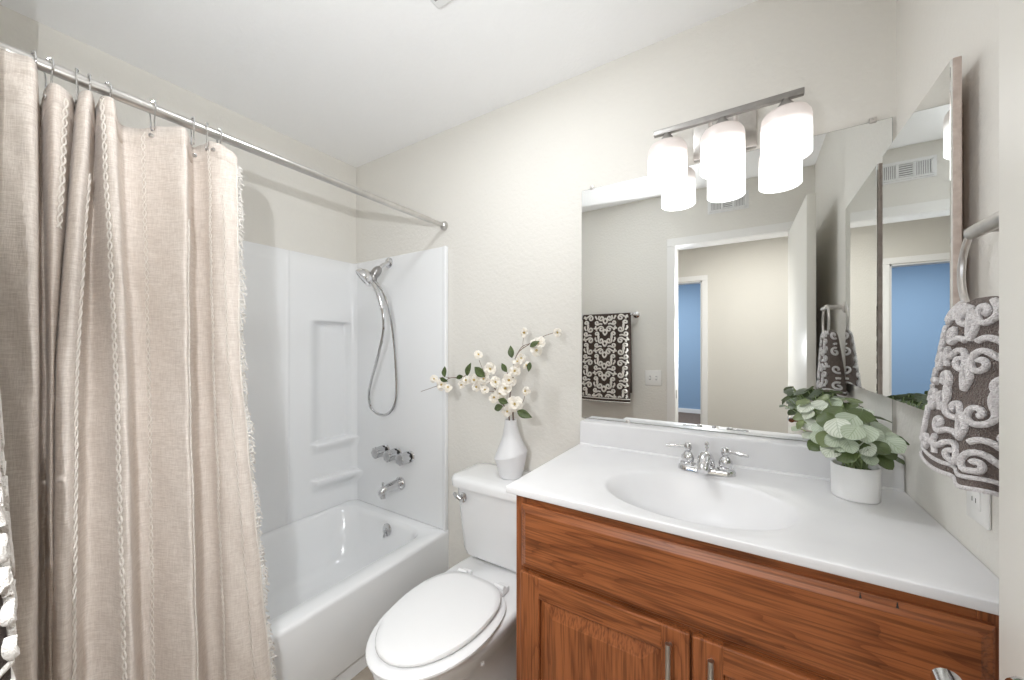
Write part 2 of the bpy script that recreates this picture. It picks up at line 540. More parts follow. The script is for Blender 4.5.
# lever handle on the room side of the open leaf
HZ, HYY = .896, .636
lathe(bm, [(.0325, 0), (.0325, .004), (.029, .009), (.012, .011)], (0, HYY, HZ), Euler((0, -PI / 2, 0)), 32)
lathe(bm, [(.0105, .008), (.0105, .048)], (0, HYY, HZ), Euler((0, -PI / 2, 0)), 20)
lev = [(-.052, HYY + .014, HZ + .001), (-.053, HYY - .01, HZ + .001), (-.052, HYY - .04, HZ - .001), (-.046, HYY - .075, HZ - .003), (-.043, HYY - .11, HZ - .004)]
tube(bm, catmull(lev, 5), .0125, 16)
h = obj('door_handle', bm, M_chrome)
h.parent = dr
bm = bm_new()
for z in (.2, 1.0, 1.75):
    tube(bm, [(.043, .0, z), (.043, .0, z + .09)], .006, 10)
    box(bm, .036, .039, 0.006, .05, z, z + .09)
h = obj('hinge', bm, M_nickel)
h.parent = dr

# ================================================================== TUB + SURROUND
ZT = .313
tub = thing('bathtub', 'white alcove bathtub with plain apron behind the beige curtain', 'bathtub', (XW + .4, .7, 0))
def rrect(x0, x1, y0, y1, r, z, n=8):
    pts = []
    for cx, cy, a0 in ((x1 - r, y1 - r, 0), (x0 + r, y1 - r, PI / 2), (x0 + r, y0 + r, PI), (x1 - r, y0 + r, 1.5 * PI)):
        for k in range(n + 1):
            a = a0 + PI / 2 * k / n
            pts.append(Vector((cx + r * math.cos(a), cy + r * math.sin(a), z)))
    return pts
bm = bm_new()
X0, X1, Y0, Y1 = XW + .004, XT, YS + .006, YN - .006
secs = [rrect(X0, X1 - .018, Y0, Y1, .004, FL + .001), rrect(X0, X1 - .018, Y0, Y1, .004, FL + .066), rrect(X0, X1 - .018, Y0, Y1, .004, FL + .0665),
        rrect(X0, X1 - .001, Y0, Y1, .004, FL + .0755), rrect(X0, X1, Y0, Y1, .004, FL + .078), rrect(X0, X1, Y0, Y1, .004, ZT - .018),
        rrect(X0, X1 - .002, Y0, Y1, .005, ZT - .008), rrect(X0, X1 - .007, Y0, Y1, .006, ZT - .002), rrect(X0, X1 - .014, Y0, Y1, .006, ZT),
        rrect(X0 + .022, X1 - .086, Y0 + .07, Y1 - .055, .10, ZT - .001), rrect(X0 + .032, X1 - .094, Y0 + .078, Y1 - .064, .10, ZT - .008),
        rrect(X0 + .042, X1 - .100, Y0 + .09, Y1 - .076, .11, ZT - .03), rrect(X0 + .085, X1 - .118, Y0 + .18, Y1 - .098, .13, ZT - .16),
        rrect(X0 + .10, X1 - .135, Y0 + .25, Y1 - .115, .14, ZT - .25), rrect(X0 + .14, X1 - .175, Y0 + .30, Y1 - .16, .15, ZT - .29),
        rrect(X0 + .20, X1 - .23, Y0 + .36, Y1 - .22, .12, ZT - .30)]
loft(bm, secs)
obj('tub_shell', bm, M_acryl, tub, angle=50)
bm = bm_new()
oy = YN - .091
lathe(bm, [(.033, 0), (.033, .004), (.029, .008), (.010, .010), (.010, .015), (.005, .017)], (-1.672, oy, .256), Euler((PI / 2 - .12, 0, 0)), 28)
tube(bm, [(-1.672, oy - .014, .256), (-1.672, oy - .024, .224)], .005, 10)
obj('overflow_plate', bm, M_chrome, tub)
bm = bm_new()
lathe(bm, [(.033, 0), (.033, .003), (.02, .005), (.018, .002)], (-1.672, oy - .21, ZT - .2985), None, 24)
obj('drain', bm, M_chrome, tub)

sur = thing('shower_surround', 'white glossy shower wall surround with moulded shelf niche in the corner', 'shower surround', (XW, .7, ZT))
ZS = 1.778
bm = bm_new()
box(bm, XW + .001, XT - .004, YN - .020, YN - .001, ZT + .001, ZS, .006, 3)
box(bm, XT - .022, XT - .002, YN - .026, YN - .001, ZT + .001, ZS, .005, 3)
obj('end_panel', bm, M_acryl, sur)
bm = bm_new()
box(bm, XT - .018, XT - .001, YN - .012, YN - .0005, FL + .001, ZT + .006, .003, 2)
obj('edge_strip', bm, M_acryl, sur)
def sstep(a, b, x):
    t = max(0., min(1., (x - a) / (b - a)))
    return t * t * (3 - 2 * t)
def panel_x(y, z):
    """moulded face of the long panel: seam rib, corner niche and two soap ledges"""
    h = .006
    h += .005 * math.exp(-((y - 1.036) / .006) ** 2)
    inn = sstep(1.146, 1.250, y) * (1 - sstep(1.392, 1.412, y))
    rec = inn * sstep(.708, .716, z) * (1 - sstep(1.396, 1.412, z))
    h -= .048 * rec
    wing = sstep(1.150, 1.185, y)
    h += .022 * wing * sstep(.640, .700, z) * (1 - sstep(.706, .714, z))
    lip = .030 + .030 * sstep(1.15, 1.42, y)
    h += lip * wing * sstep(.425, .494, z) * (1 - sstep(.502, .512, z))
    r = .035                                              # rounded inside corner
    d = (YN - .020) - y
    if d < r:
        h += r - math.sqrt(max(0, r * r - (r - d) ** 2))
    return XW + h
bm = bm_new()
ys = [YS + .02 + i * (1.02 - YS - .02) / 14 for i in range(15)] + [1.02 + i * (1.145 - 1.02) / 24 for i in range(1, 25)] + [1.145 + i * (YN - .020 - 1.145) / 60 for i in range(1, 61)]
zs = [ZT + .001 + i * (.43 - ZT) / 4 for i in range(4)] + [.43 + i * (.73 - .43) / 70 for i in range(71)] + [.75 + i * .05 for i in range(13)] + [1.38 + i * .004 for i in range(12)] + [1.45 + i * (ZS - .004 - 1.45) / 5 for i in range(6)]
rows = [[Vector((panel_x(y, z), y, z)) for y in ys] for z in zs]
rows.append([Vector((XW + .0005, y, ZS)) for y in ys])
grid(bm, rows)
obj('back_panel', bm, M_acryl, sur, angle=70)
bm = bm_new()
box(bm, XW + .001, XT - .004, YS + .001, YS + .020, ZT + .001, ZS, .006, 3)
obj('foot_panel', bm, M_acryl, sur)
# shower head with hand spray and hose
sh = thing('hand_shower', 'chrome hand shower on its wall arm with looping metal hose', 'shower head', (-1.743, YN - .02, 1.74))
bm = bm_new()
lathe(bm, [(.030, 0), (.030, .004), (.022, .012), (.012, .016)], (-1.743, YN - .020, 1.742), Euler((PI / 2, 0, 0)), 28)
obj('wall_flange', bm, M_chrome, sh)
bm = bm_new()
tube(bm, catmull([(-1.743, YN - .025, 1.742), onY(387.5, 263.5, YN - .07), onY(383.5, 265, YN - .10), onY(379.5, 268.5, YN - .125)], 6), .0105, 14)
obj('shower_arm', bm, M_chrome, sh)
def P(u, v, y): return onY(u, v, y)
bm = bm_new()
br = [P(380, 268, 1.325), P(376, 272.5, 1.30), P(373.5, 277, 1.29), P(374, 283, 1.285)]
tube(bm, catmull(br, 4), [.012, .018, .022, .024, .024, .024, .023, .022, .021, .019, .017, .015, .013], 16)
obj('bracket', bm, M_dkmetal, sh)
bm = bm_new()
hd = P(364.5, 277.5, 1.255)
ax = Vector((-.35, -.55, -.62)).normalized()
q = Vector((0, 0, 1)).rotation_difference(ax).to_euler()
lathe(bm, [(.012, -.042), (.03, -.034), (.048, -.016), (.054, 0), (.054, .010), (.048, .014), (.046, .011), (.001, .012)], hd, q, 32)
obj('spray_head', bm, M_chrome, sh)
bm = bm_new()
hdl = catmull([hd - ax * .03, P(371, 281, 1.27), P(376, 289, 1.265), P(379.5, 299, 1.262), P(382, 309, 1.262)], 6)
tube(bm, hdl, [.013] * 6 + [.0145] * 6 + [.013] * 6 + [.0115] * 7, 14)
obj('spray_handle', bm, M_chrome, sh)
bm = bm_new()
hose = [P(382, 308, 1.262), P(383.5, 322, 1.265), P(382.5, 336, 1.275), P(377.5, 358, 1.29), P(371, 382, 1.32), P(368.8, 397, 1.34), P(372, 409, 1.36), P(382, 415, 1.375), P(391, 411, 1.385),
        P(396, 398, 1.39), P(396, 370, 1.38), P(393, 335, 1.35), P(389, 310, 1.32), P(383, 292, 1.295), P(375.5, 282, 1.285)]
tube(bm, catmull(hose, 8), .0075, 10)
ho = obj('hose', bm, M_chrome, sh)

# three valve knobs, spout
def knob(x, z, label):
    t = thing('shower_valve_knob', label, 'valve knob', (x, YN - .02, z), 'valve knobs over the tub spout')
    e = Euler((PI / 2, 0, 0))
    bm = bm_new()
    lathe(bm, [(.030, 0), (.030, .003), (.024, .010), (.014, .014), (.014, .022)], (x, YN - .020, z), e, 28)
    obj('escutcheon', bm, M_chrome, t)
    bm = bm_new()
    secs = []
    for rr, d in ((.020, .024), (.029, .028), (.0305, .036), (.0285, .066), (.0315, .076), (.028, .084), (.012, .088)):
        s = []
        for k in range(48):
            a = 2 * PI * k / 48
            r = rr * (1 + .07 * math.cos(8 * a))
            s.append(Vector((x + r * math.cos(a), YN - .020 - d, z + r * math.sin(a))))
        secs.append(s)
    loft(bm, secs)
    obj('knob_grip', bm, M_crystal, t, angle=50)
    bm = bm_new()
    lathe(bm, [(.031, .0225), (.031, .0295)], (x, YN - .020, z), e, 24)
    obj('seal_ring', bm, M_black, t)
knob(-1.765, .664, 'fluted chrome valve knob above the tub spout, leftmost of three')
knob(-1.665, .661, 'fluted chrome valve knob above the tub spout, middle of three')
knob(-1.565, .658, 'fluted chrome valve knob above the tub spout, rightmost of three')
sp = thing('tub_spout', 'chrome tub spout with diverter pin below the valve knobs', 'tub spout', (-1.645, YN - .02, .50))
bm = bm_new()
def ysec(y, rx, rz, zc, n=24, x=-1.645):
    return [Vector((x + rx * math.cos(2 * PI * k / n), y, zc + rz * math.sin(2 * PI * k / n))) for k in range(n)]
Yb = YN - .020
loft(bm, [ysec(Yb, .036, .036, .495), ysec(Yb - .007, .036, .036, .495), ysec(Yb - .012, .029, .030, .495), ysec(Yb - .05, .025, .026, .496), ysec(Yb - .10, .022, .022, .495),
          ysec(Yb - .125, .020, .022, .490), ysec(Yb - .142, .017, .017, .483), ysec(Yb - .148, .008, .008, .480)])
tube(bm, [(-1.645, Yb - .118, .485), (-1.645, Yb - .122, .452)], [.019, .0165], 18)
obj('spout_body', bm, M_chrome, sp, angle=50)
bm = bm_new()
tube(bm, [(-1.645, Yb - .122, .508), (-1.645, Yb - .122, .526)], .004, 10)
ball(bm, (-1.645, Yb - .122, .528), .008, 12)
obj('diverter_pin', bm, M_chrome, sp)

# ================================================================== CURTAIN
XR_, ZR = -1.332, 1.888
rod = thing('curtain_rod', 'straight satin steel shower curtain rod across the tub', 'curtain rod', (XR_, .7, ZR))
bm = bm_new()
tube(bm, [(XR_, YS + .012, ZR), (XR_, YN - .11, ZR)], .0135, 20)
tube(bm, [(XR_, YN - .12, ZR), (XR_, YN - .012, ZR)], .0105, 20)
obj('rod_tube', bm, M_rod, rod)
bm = bm_new()
lathe(bm, [(.020, 0), (.024, .006), (.023, .014), (.017, .022), (.0125, .026)], (XR_, YN - .0005, ZR), Euler((PI / 2, 0, 0)), 24)
obj('end_cap', bm, M_rod, rod)
bm = bm_new()
lathe(bm, [(.020, 0), (.024, .006), (.023, .014), (.017, .022), (.0125, .026)], (XR_, YS + .0005, ZR), Euler((-PI / 2, 0, 0)), 24)
obj('end_cap', bm, M_rod, rod)

CP = [  # sight column at z 1.80 / 1.22 / .37, X at top / X at bottom, z of the top hem
 (-25,-25,-25,-1.34,-1.17,1.868),(-5,-5,-5,-1.315,-1.135,1.868),(15,15,14,-1.302,-1.115,1.868),(30,31,29,-1.292,-1.105,1.866),(35.5,36,34,-1.300,-1.115,1.86),
 (37,38,36,-1.325,-1.15,1.842),(38,41,39,-1.362,-1.185,1.812),(42,47,45,-1.366,-1.19,1.812),
 (46,49,47,-1.340,-1.175,1.838),(54,51,49,-1.308,-1.165,1.842),(68,53,51,-1.318,-1.16,1.836),(74,55,53,-1.356,-1.155,1.834),(79,59,57,-1.312,-1.14,1.842),(88,68,64,-1.297,-1.132,1.848),(92,76,72,-1.322,-1.145,1.842),(94.5,88,86,-1.362,-1.185,1.826),(98,105,112,-1.335,-1.16,1.842),
 (104,117,128,-1.302,-1.125,1.850),(112,124,133,-1.294,-1.115,1.848),(115.5,127,136,-1.304,-1.13,1.844),
 (117,128.5,138,-1.340,-1.175,1.838),(122,133,143,-1.366,-1.205,1.834),(140,148,155,-1.356,-1.20,1.834),(160,163,168,-1.335,-1.17,1.848),(177,179,186,-1.306,-1.135,1.848),
 (185,186,195,-1.296,-1.12,1.846),(187.5,188,197,-1.308,-1.135,1.844),(188.5,189.5,199,-1.345,-1.175,1.842),(193,196,207,-1.366,-1.205,1.842),(203,208,220,-1.352,-1.195,1.852),
 (211,216,230,-1.325,-1.155,1.855),(221,227,250,-1.308,-1.135,1.848),(231,235,262,-1.302,-1.125,1.836),(237,240,268,-1.304,-1.13,1.822)]
ZA, ZM, ZB, ZBOT = 1.80, 1.22, .37, .02
def cpt(i, z):
    c = CP[i]
    if z >= ZM: u = c[1] + (c[0] - c[1]) * (z - ZM) / (ZA - ZM)
    else: u = c[1] + (c[2] - c[1]) * (ZM - z) / (ZM - ZB)
    t = min(1, max(0, (ZA - z) / (ZA - ZB)))
    t = t ** .8
    xt, xb = -1.33 + (c[3] + 1.33) * 1.35, -1.230 + (c[4] + 1.155) * 1.30
    x = xt + (xb - xt) * t
    return Vector((x, x / ratio(u), z))
NS = 6
def cprof(z):
    return catmull([cpt(i, z) for i in range(len(CP))], NS)
def surf(p, z):                    # p: control index (float)
    a = cprof(z)
    k = p * NS
    i = min(len(a) - 2, int(k))
    return a[i].lerp(a[i + 1], k - i)
def hem(p):
    i = min(len(CP) - 2, int(p)); f = p - i
    f = f * f * (3 - 2 * f)
    return CP[i][5] * (1 - f) + CP[i + 1][5] * f
NZ = 60
profs = {}
def warp(p, z):                    # profile point with slight horizontal wrinkle noise
    return 0.0035 * math.sin(z * 23 + p * 2.1) * math.sin(z * 7 + p * .9)
cur = thing('shower_curtain', 'oatmeal linen shower curtain with stitched lattice stripes bunched to the left', 'shower curtain', (-1.3, .3, 1.8))
rows = []
NPn = (len(CP) - 1) * NS + 1
hz = [hem(k / NS) for k in range(NPn)]
cols = []
for iz in range(NZ + 1):
    f = iz / NZ
    row = []
    # one profile per level; hems differ little, so shift z per column
    zl = 1.84 * (1 - f) + ZBOT * f
    pr_ = cprof(zl)
    for k in range(NPn):
        z = hz[k] * (1 - f) + ZBOT * f
        v = pr_[k].copy(); v.z = z
        v.x += warp(k / NS, z)
        row.append(v)
    rows.append(row)
bm = bm_new()
grid(bm, rows)
cl = obj('curtain_fabric', bm, M_linen, cur, angle=180, recalc=False)
smod(cl, .0022)
# top hem band
bm = bm_new()
hr = []
for j, dz in enumerate((.002, -.024, -.048)):
    r_ = []
    for k in range(NPn):
        z = hz[k] + dz
        a = rows[0][k]; b = rows[1][k]
        t = rows[0][min(NPn - 1, k + 1)] - rows[0][max(0, k - 1)]
        n = Vector((-t.y, t.x, 0)).normalized()
        f = (a.z - z) / max(1e-6, a.z - b.z)
        v = a.lerp(b, f)
        r_.append(v)
    hr.append(r_)
grid(bm, hr)
hm = obj('top_hem', bm, M_linen, cur, angle=180, recalc=False)
smod(hm, .0042)
def on_cloth(p, z, off, lift):
    e = .06
    f = (hem(p) - z) / (hem(p) - ZBOT)
    zl = 1.84 * (1 - f) + ZBOT * f
    a = surf(p - e, zl); b = surf(p + e, zl); c = surf(p, zl)
    t = (b - a); t.z = 0; t.normalize()
    n = Vector((t.y, -t.x, 0))
    if n.x * (-c.x) + n.y * (-c.y) < 0: n = -n       # towards the room
    v = c + t * off + n * lift
    v.x += warp(p, z)
    v.z = z
    return v
def trim(p0, p1, ztop, zbot, amp=.0065, per=.030, r=.0019):
    bm = bm_new()
    n = int((ztop - zbot) / .005)
    for s in (1, -1):
        pts = []
        for i in range(n + 1):
            z = ztop + (zbot - ztop) * i / n
            p = p0 + (p1 - p0) * i / n
            pts.append(on_cloth(p, z, s * amp * math.sin(PI * z / per), .0032 + .0010 * s * math.cos(PI * z / per)))
        tube(bm, pts, r, 6)
    return obj('lattice_stitching', bm, M_stitch, cur)
trim(9.7, 9.6, 1.82, 1.52, .0050, .0225, .0017)
trim(13.9, 13.9, 1.66, ZBOT + .02, .0050, .0225, .0017)
trim(17.05, 17.0, 1.845, ZBOT + .02, .0056, .0235, .0018)
trim(22.2, 21.9, 1.83, ZBOT + .02, .0038, .020, .0011)
trim(25.6, 25.4, 1.60, ZBOT + .02, .003, .020, .0010)
trim(29.9, 29.6, 1.84, ZBOT + .02, .004, .018, .0013)
trim(31.1, 31.2, 1.70, ZBOT + .02, .0025, .024, .0009)
# fringe along the free edge
bm = bm_new()
bm2 = bm_new()
edge = []
n = 220
for i in range(n + 1):
    z = 1.80 + (ZBOT - 1.80) * i / n
    p = on_cloth(len(CP) - 1.07, z, 0, 0)
    edge.append(p)
    q = on_cloth(len(CP) - 2., z, 0, 0)
    d = (p - q); d.z = 0; d.normalize()
    for k in range(2):
        L_ = random.uniform(.010, .022)
        a = p + Vector((random.uniform(-.003, .003), random.uniform(-.003, .003), 0))
        b = a + d * L_ * .6 + Vector((random.uniform(-.004, .004), 0, random.uniform(-.002, .006)))
        c = a + d * L_ + Vector((random.uniform(-.006, .006), 0, random.uniform(-.014, -.002)))
        tube(bm, [a, b, c], [.0019, .0024, .0016], 5)
tube(bm2, edge, .0030, 6)
obj('fringe', bm, M_fringe, cur)
obj('edge_piping', bm2, M_stitch, cur)
# grommets
for p in (8.3, 14.9, 22.6, 28.2, 30.4):
    z = hem(p) - .022
    c = on_cloth(p, z, 0, .004); nn = (on_cloth(p, z, 0, .01) - c).normalized()
    bm = bm_new()
    lathe(bm, [(.0035, 0), (.0062, 0), (.0062, .0018), (.0035, .0024)], c, Vector((0, 0, 1)).rotation_difference(nn).to_euler(), 16)
    obj('grommet', bm, M_chrome, cur)
# rings
ring0 = None
ords = ['leftmost', 'second from left', 'third from left', 'fourth from left', 'fifth from left', 'sixth from left', 'seventh from left', 'eighth from left', 'rightmost']
for i, u in enumerate((33, 48.5, 77, 89, 107, 152.5, 192.5, 207, 219)):
    y = XR_ / ratio(u)
    if ring0 is None:
        bm = bm_new()
        pts = []
        for a in range(-40, 221, 13):
            t = math.radians(a)
            pts.append(Vector((.0195 * math.cos(t), 0, .0195 * math.sin(t) + .001)))
        pts = [Vector((.004, .002, -.056)), Vector((.010, .001, -.050)), Vector((.012, 0, -.030))] + pts + [Vector((-.010, 0, -.034)), Vector((-.006, -.002, -.050)), Vector((.0, -.002, -.058)), Vector((.003, 0, -.056))]
        tube(bm, catmull(pts, 2), .0016, 7)
        for a in (60, 90, 120):
            t = math.radians(a)
            ball(bm, (.0185 * math.cos(t), 0, .0185 * math.sin(t) + .001), .0034, 8)
        ring0 = obj('curtain_ring', bm, M_chrome)
        o = ring0
    else:
        o = ring0.copy(); C.objects.link(o)
    o.location = (XR_, y, ZR)
    o.rotation_euler = (0, 0, random.uniform(-.35, .35))
    tag(o, 'wire roller hook holding the linen curtain on the rod, %s in the photo' % ords[i], 'curtain ring', 'curtain rings on the rod')

# ================================================================== TOILET
tl = thing('toilet', 'white toilet with closed lid between the bathtub and the oak vanity', 'toilet', (-.845, 1.1, 0))
TX = -.840
def egg(xc, yf, yb, hw, z, n=48, p=2.3, kb=.55):
    """plan outline: front tip at yf, back at yb, half width hw"""
    yc = yf + (yb - yf) * .58
    out = []
    for k in range(n):
        a = 2 * PI * k / n
        c_, s_ = math.cos(a), math.sin(a)
        if s_ < 0:
            x = hw * math.copysign(abs(c_) ** (2 / 2.05), c_); y = yc + (yc - yf) * -abs(s_) ** (2 / 2.05)
        else:
            x = hw * math.copysign(abs(c_) ** (2 / 3.2), c_) * (1 - .10 * s_); y = yc + (yb - yc) * abs(s_) ** (2 / 3.2)
        out.append(Vector((xc + x, y, z)))
    return out
bm = bm_new()
loft(bm, [egg(TX, .86, 1.36, .115, FL + .0005), egg(TX, .855, 1.36, .118, FL + .02), egg(TX, .87, 1.36, .110, FL + .06), egg(TX, .86, 1.36, .112, .10), egg(TX, .80, 1.365, .125, .20),
          egg(TX, .72, 1.37, .155, .27), egg(TX, .672, 1.375, .175, .32), egg(TX, .655, 1.38, .182, .345), egg(TX, .655, 1.38, .182, .360), egg(TX, .665, 1.37, .172, .3675)])
obj('bowl', bm, M_porc, tl, angle=60)
bm = bm_new()
loft(bm, [egg(TX, .656, 1.100, .171, .3715), egg(TX, .646, 1.106, .180, .376), egg(TX, .646, 1.106, .180, .382), egg(TX, .654, 1.100, .173, .387)])
obj('seat_ring', bm, M_seat, tl, angle=50)
bm = bm_new()
loft(bm, [egg(TX, .692, 1.092, .145, .3925), egg(TX, .676, 1.098, .156, .3935), egg(TX, .672, 1.100, .159, .397), egg(TX, .672, 1.100, .159, .402), egg(TX, .676, 1.096, .156, .4075), egg(TX, .70, 1.07, .14, .4105), egg(TX, .78, .98, .08, .4115)])
obj('seat_lid', bm, M_seat, tl, angle=50)
for s in (-1, 1):
    bm = bm_new()
    box(bm, TX + s * .085 - .022, TX + s * .085 + .022, 1.098, 1.140, .369, .392, .006)
    tube(bm, [(TX + s * .085 - .02, 1.108, .394), (TX + s * .085 + .02, 1.108, .394)], .009, 12)
    obj('lid_hinge', bm, M_seat, tl)
bm = bm_new()
def tanksec(x0, x1, yf, yb, z, r=.05, bow=.025, n=10):
    pts = rrect(x0, x1, yf, yb, r, z, n)
    xm, hw = (x0 + x1) / 2, (x1 - x0) / 2
    for p in pts:
        if p.y < (yf + yb) / 2:
            p.y -= bow * max(0, 1 - ((p.x - xm) / hw) ** 2)
    return pts
K = tanksec
loft(bm, [K(-1.035, -.665, 1.262, 1.435, .372), K(-1.048, -.652, 1.247, 1.438, .378), K(-1.055, -.640, 1.24, 1.438, .40), K(-1.078, -.615, 1.225, 1.44, .655), K(-1.080, -.613, 1.224, 1.44, .664)])
obj('tank', bm, M_porc, tl, angle=50)
bm = bm_new()
loft(bm, [K(-1.085, -.608, 1.216, 1.442, .664), K(-1.094, -.600, 1.207, 1.444, .668), K(-1.096, -.598, 1.205, 1.444, .692), K(-1.090, -.604, 1.211, 1.442, .703), K(-1.075, -.618, 1.224, 1.435, .709), K(-1.04, -.66, 1.26, 1.40, .711)])
obj('tank_lid', bm, M_porc, tl, angle=50)
bm = bm_new()
fx, fz = -1.008, .628
fy = 1.212
lathe(bm, [(.021, 0), (.021, .006), (.016, .012), (.009, .014), (.009, .022)], (fx, fy, fz), Euler((PI / 2, 0, -.35)), 24)
tube(bm, catmull([(fx, fy - .020, fz), (fx - .018, fy - .026, fz + .006), (fx - .038, fy - .016, fz + .013)], 5), [.0085] * 6 + [.0075] * 5, 12)
obj('flush_lever', bm, M_chrome, tl)
bm = bm_new()
bm.free()
for s in (-1, 1):
    obj('bolt_cap', ball(bm_new(), (TX + s * .118, 1.12, FL + .03), .014, 12), M_seat, tl)

# ================================================================== VASE + BRANCHES
VX, VY, VZ = -.846, 1.325, .712
va = thing('vase', 'matte white faceted vase on the toilet tank lid', 'vase', (VX, VY, VZ))
bm = bm_new()
secs = []
prof = [(.044, 0, 0), (.048, .004, 0), (.058, .045, 0), (.070, .093, 1), (.0675, .102, 1), (.045, .150, .6), (.034, .182, .3), (.027, .218, 0), (.025, .240, 0), (.0215, .240, 0), (.021, .20, 0)]
for r, z, tl_ in prof:
    s = []
    for k in range(48):
        a = 2 * PI * k / 48
        s.append(Vector((VX + r * math.cos(a), VY + r * math.sin(a), VZ + z + tl_ * .016 * math.cos(a - .4))))
    secs.append(s)
loft(bm, secs)
obj('vase_body', bm, M_vase, va, angle=28)

def blossom(parent, c, nrm, R=.026, seed=0):
    rnd = random.Random(seed)
    bm = bm_new()
    qn = Vector((0, 0, 1)).rotation_difference(Vector(nrm).normalized())
    for ring, (n, rr, up) in enumerate(((5, R * 1.02, .16), (4, R * .66, .6))):
        for k in range(n):
            a = 2 * PI * k / n + ring * .5 + rnd.uniform(-.2, .2)
            rows = []
            u_ = up + rnd.uniform(-.35, .45)
            for i in range(5):
                t = i / 4
                wd = rr * .62 * math.sin(PI * min(.97, .10 + t * .78)) ** .7
                row = []
                for j in range(-2, 3):
                    s = j / 2
                    rad = rr * t
                    lx = rad
                    ly = wd * s
                    lz = rr * (u_ * t - .18 * t * t + .18 * s * s * t) + rnd.uniform(-.0008, .0008)
                    x = lx * math.cos(a) - ly * math.sin(a); y = lx * math.sin(a) + ly * math.cos(a)
                    row.append(Vector(c) + qn @ Vector((x, y, lz)))
                rows.append(row)
            grid(bm, rows)
    for k in range(6):
        a = 2 * PI * k / 6
        tube(bm, [Vector(c), Vector(c) + qn @ Vector((R * .16 * math.cos(a), R * .16 * math.sin(a), R * .42))], [.0007, .0013], 5, mat=1)
    o = obj('blossom', bm, [M_petal, M_stamen], parent, angle=80, recalc=False)
    smod(o, .0007)
    return o
def bleaf(parent, c, d, L_=.035, seed=0):
    rnd = random.Random(seed)
    d = Vector(d).normalized()
    side = d.cross(Vector((rnd.uniform(-.4, .4), -1, rnd.uniform(-.2, .4)))).normalized()
    up = side.cross(d).normalized()
    bm = bm_new()
    rows = []
    for i in range(9):
        t = i / 8
        wd = L_ * .25 * math.sin(PI * min(1, t ** .85)) + .0004
        row = []
        for j in (-1, -.5, 0, .5, 1):
            row.append(Vector(c) + d * L_ * t + side * wd * j + up * (abs(j) * wd * .35 - L_ * .15 * t * t))
        rows.append(row)
    grid(bm, rows)
    o = obj('leaf', bm, M_bleaf, parent, angle=80, recalc=False)
    smod(o, .0007)
    return o
def branch(label, paths, flowers, leaves, seed):
    b = thing('blossom_branch', label, 'blossom branch', (VX, VY, VZ + .02), 'blossom branches in the vase')
    bm = bm_new()
    for pts, r0, r1 in paths:
        c = catmull(pts, 6)
        n = len(c)
        tube(bm, c, [r0 + (r1 - r0) * i / (n - 1) for i in range(n)], 7)
    obj('twig', bm, M_twig, b)
    for i, (u, v, y, R) in enumerate(flowers):
        rn = random.Random(seed * 100 + i)
        c = onY(u, v, y)
        nrm = Vector((-c.x * .5 + rn.uniform(-.5, .5), -1 + rn.uniform(-.2, .5), rn.uniform(-.1, .9)))
        blossom(b, c, nrm, R, seed * 100 + i)
    for i, (u, v, y, du, dv, L_) in enumerate(leaves):
        c = onY(u, v, y - .025)
        y -= .025
        d = onY(u + du, v + dv, y + random.uniform(-.01, .01)) - c
        bleaf(b, c, d, L_ * 1.3, seed * 50 + i)
    return b
inside = Vector((VX - .004, VY, VZ + .03))
mouth = Vector((VX, VY, VZ + .235))
branch('tall blossom branch rising to the right out of the white vase',
  [([inside + Vector((.008, 0, 0)), mouth + Vector((.012, 0, .01)), P(510, 396, 1.31), P(513, 383, 1.31), P(513, 368, 1.31), P(518, 353, 1.32), P(528, 345, 1.325), P(539, 338, 1.335), P(556, 332, 1.34)], .0034, .0011),
   ([P(513, 383, 1.31), P(508, 375, 1.30), P(506, 366, 1.30)], .0018, .001),
   ([P(518, 353, 1.32), P(523, 346, 1.31), P(536, 342, 1.30)], .0016, .001),
   ([P(519, 405, 1.30), P(523, 402, 1.29), P(525.5, 393, 1.28)], .0014, .001), ([mouth + Vector((.012, 0, .01)), P(514, 406, 1.31), P(519, 405, 1.30)], .002, .0014),
   ([P(523, 348, 1.322), P(523, 342, 1.33), P(524.5, 334, 1.33)], .0012, .0009)],
  [(557.5, 332.5, 1.34, .017), (538, 344, 1.32, .030), (536, 351, 1.31, .024), (525, 333, 1.33, .021), (527, 366, 1.31, .018), (518, 362, 1.30, .022), (515, 371, 1.29, .024), (509, 381, 1.29, .030), (506, 389, 1.28, .030), (526, 391, 1.28, .018), (515, 404, 1.27, .032), (507, 411, 1.28, .022), (521, 358, 1.31, .02), (500, 394, 1.28, .026)],
  [(512, 358, 1.31, -1.5, -10, .04), (530, 347, 1.30, 7, -5, .034), (530, 362, 1.31, -1, 6, .03), (507, 372, 1.29, -4, -6, .035), (517, 411, 1.27, 9, 4, .05), (503, 406, 1.27, -9, 3, .045), (508, 403, 1.27, -11, -4, .04)], 3)
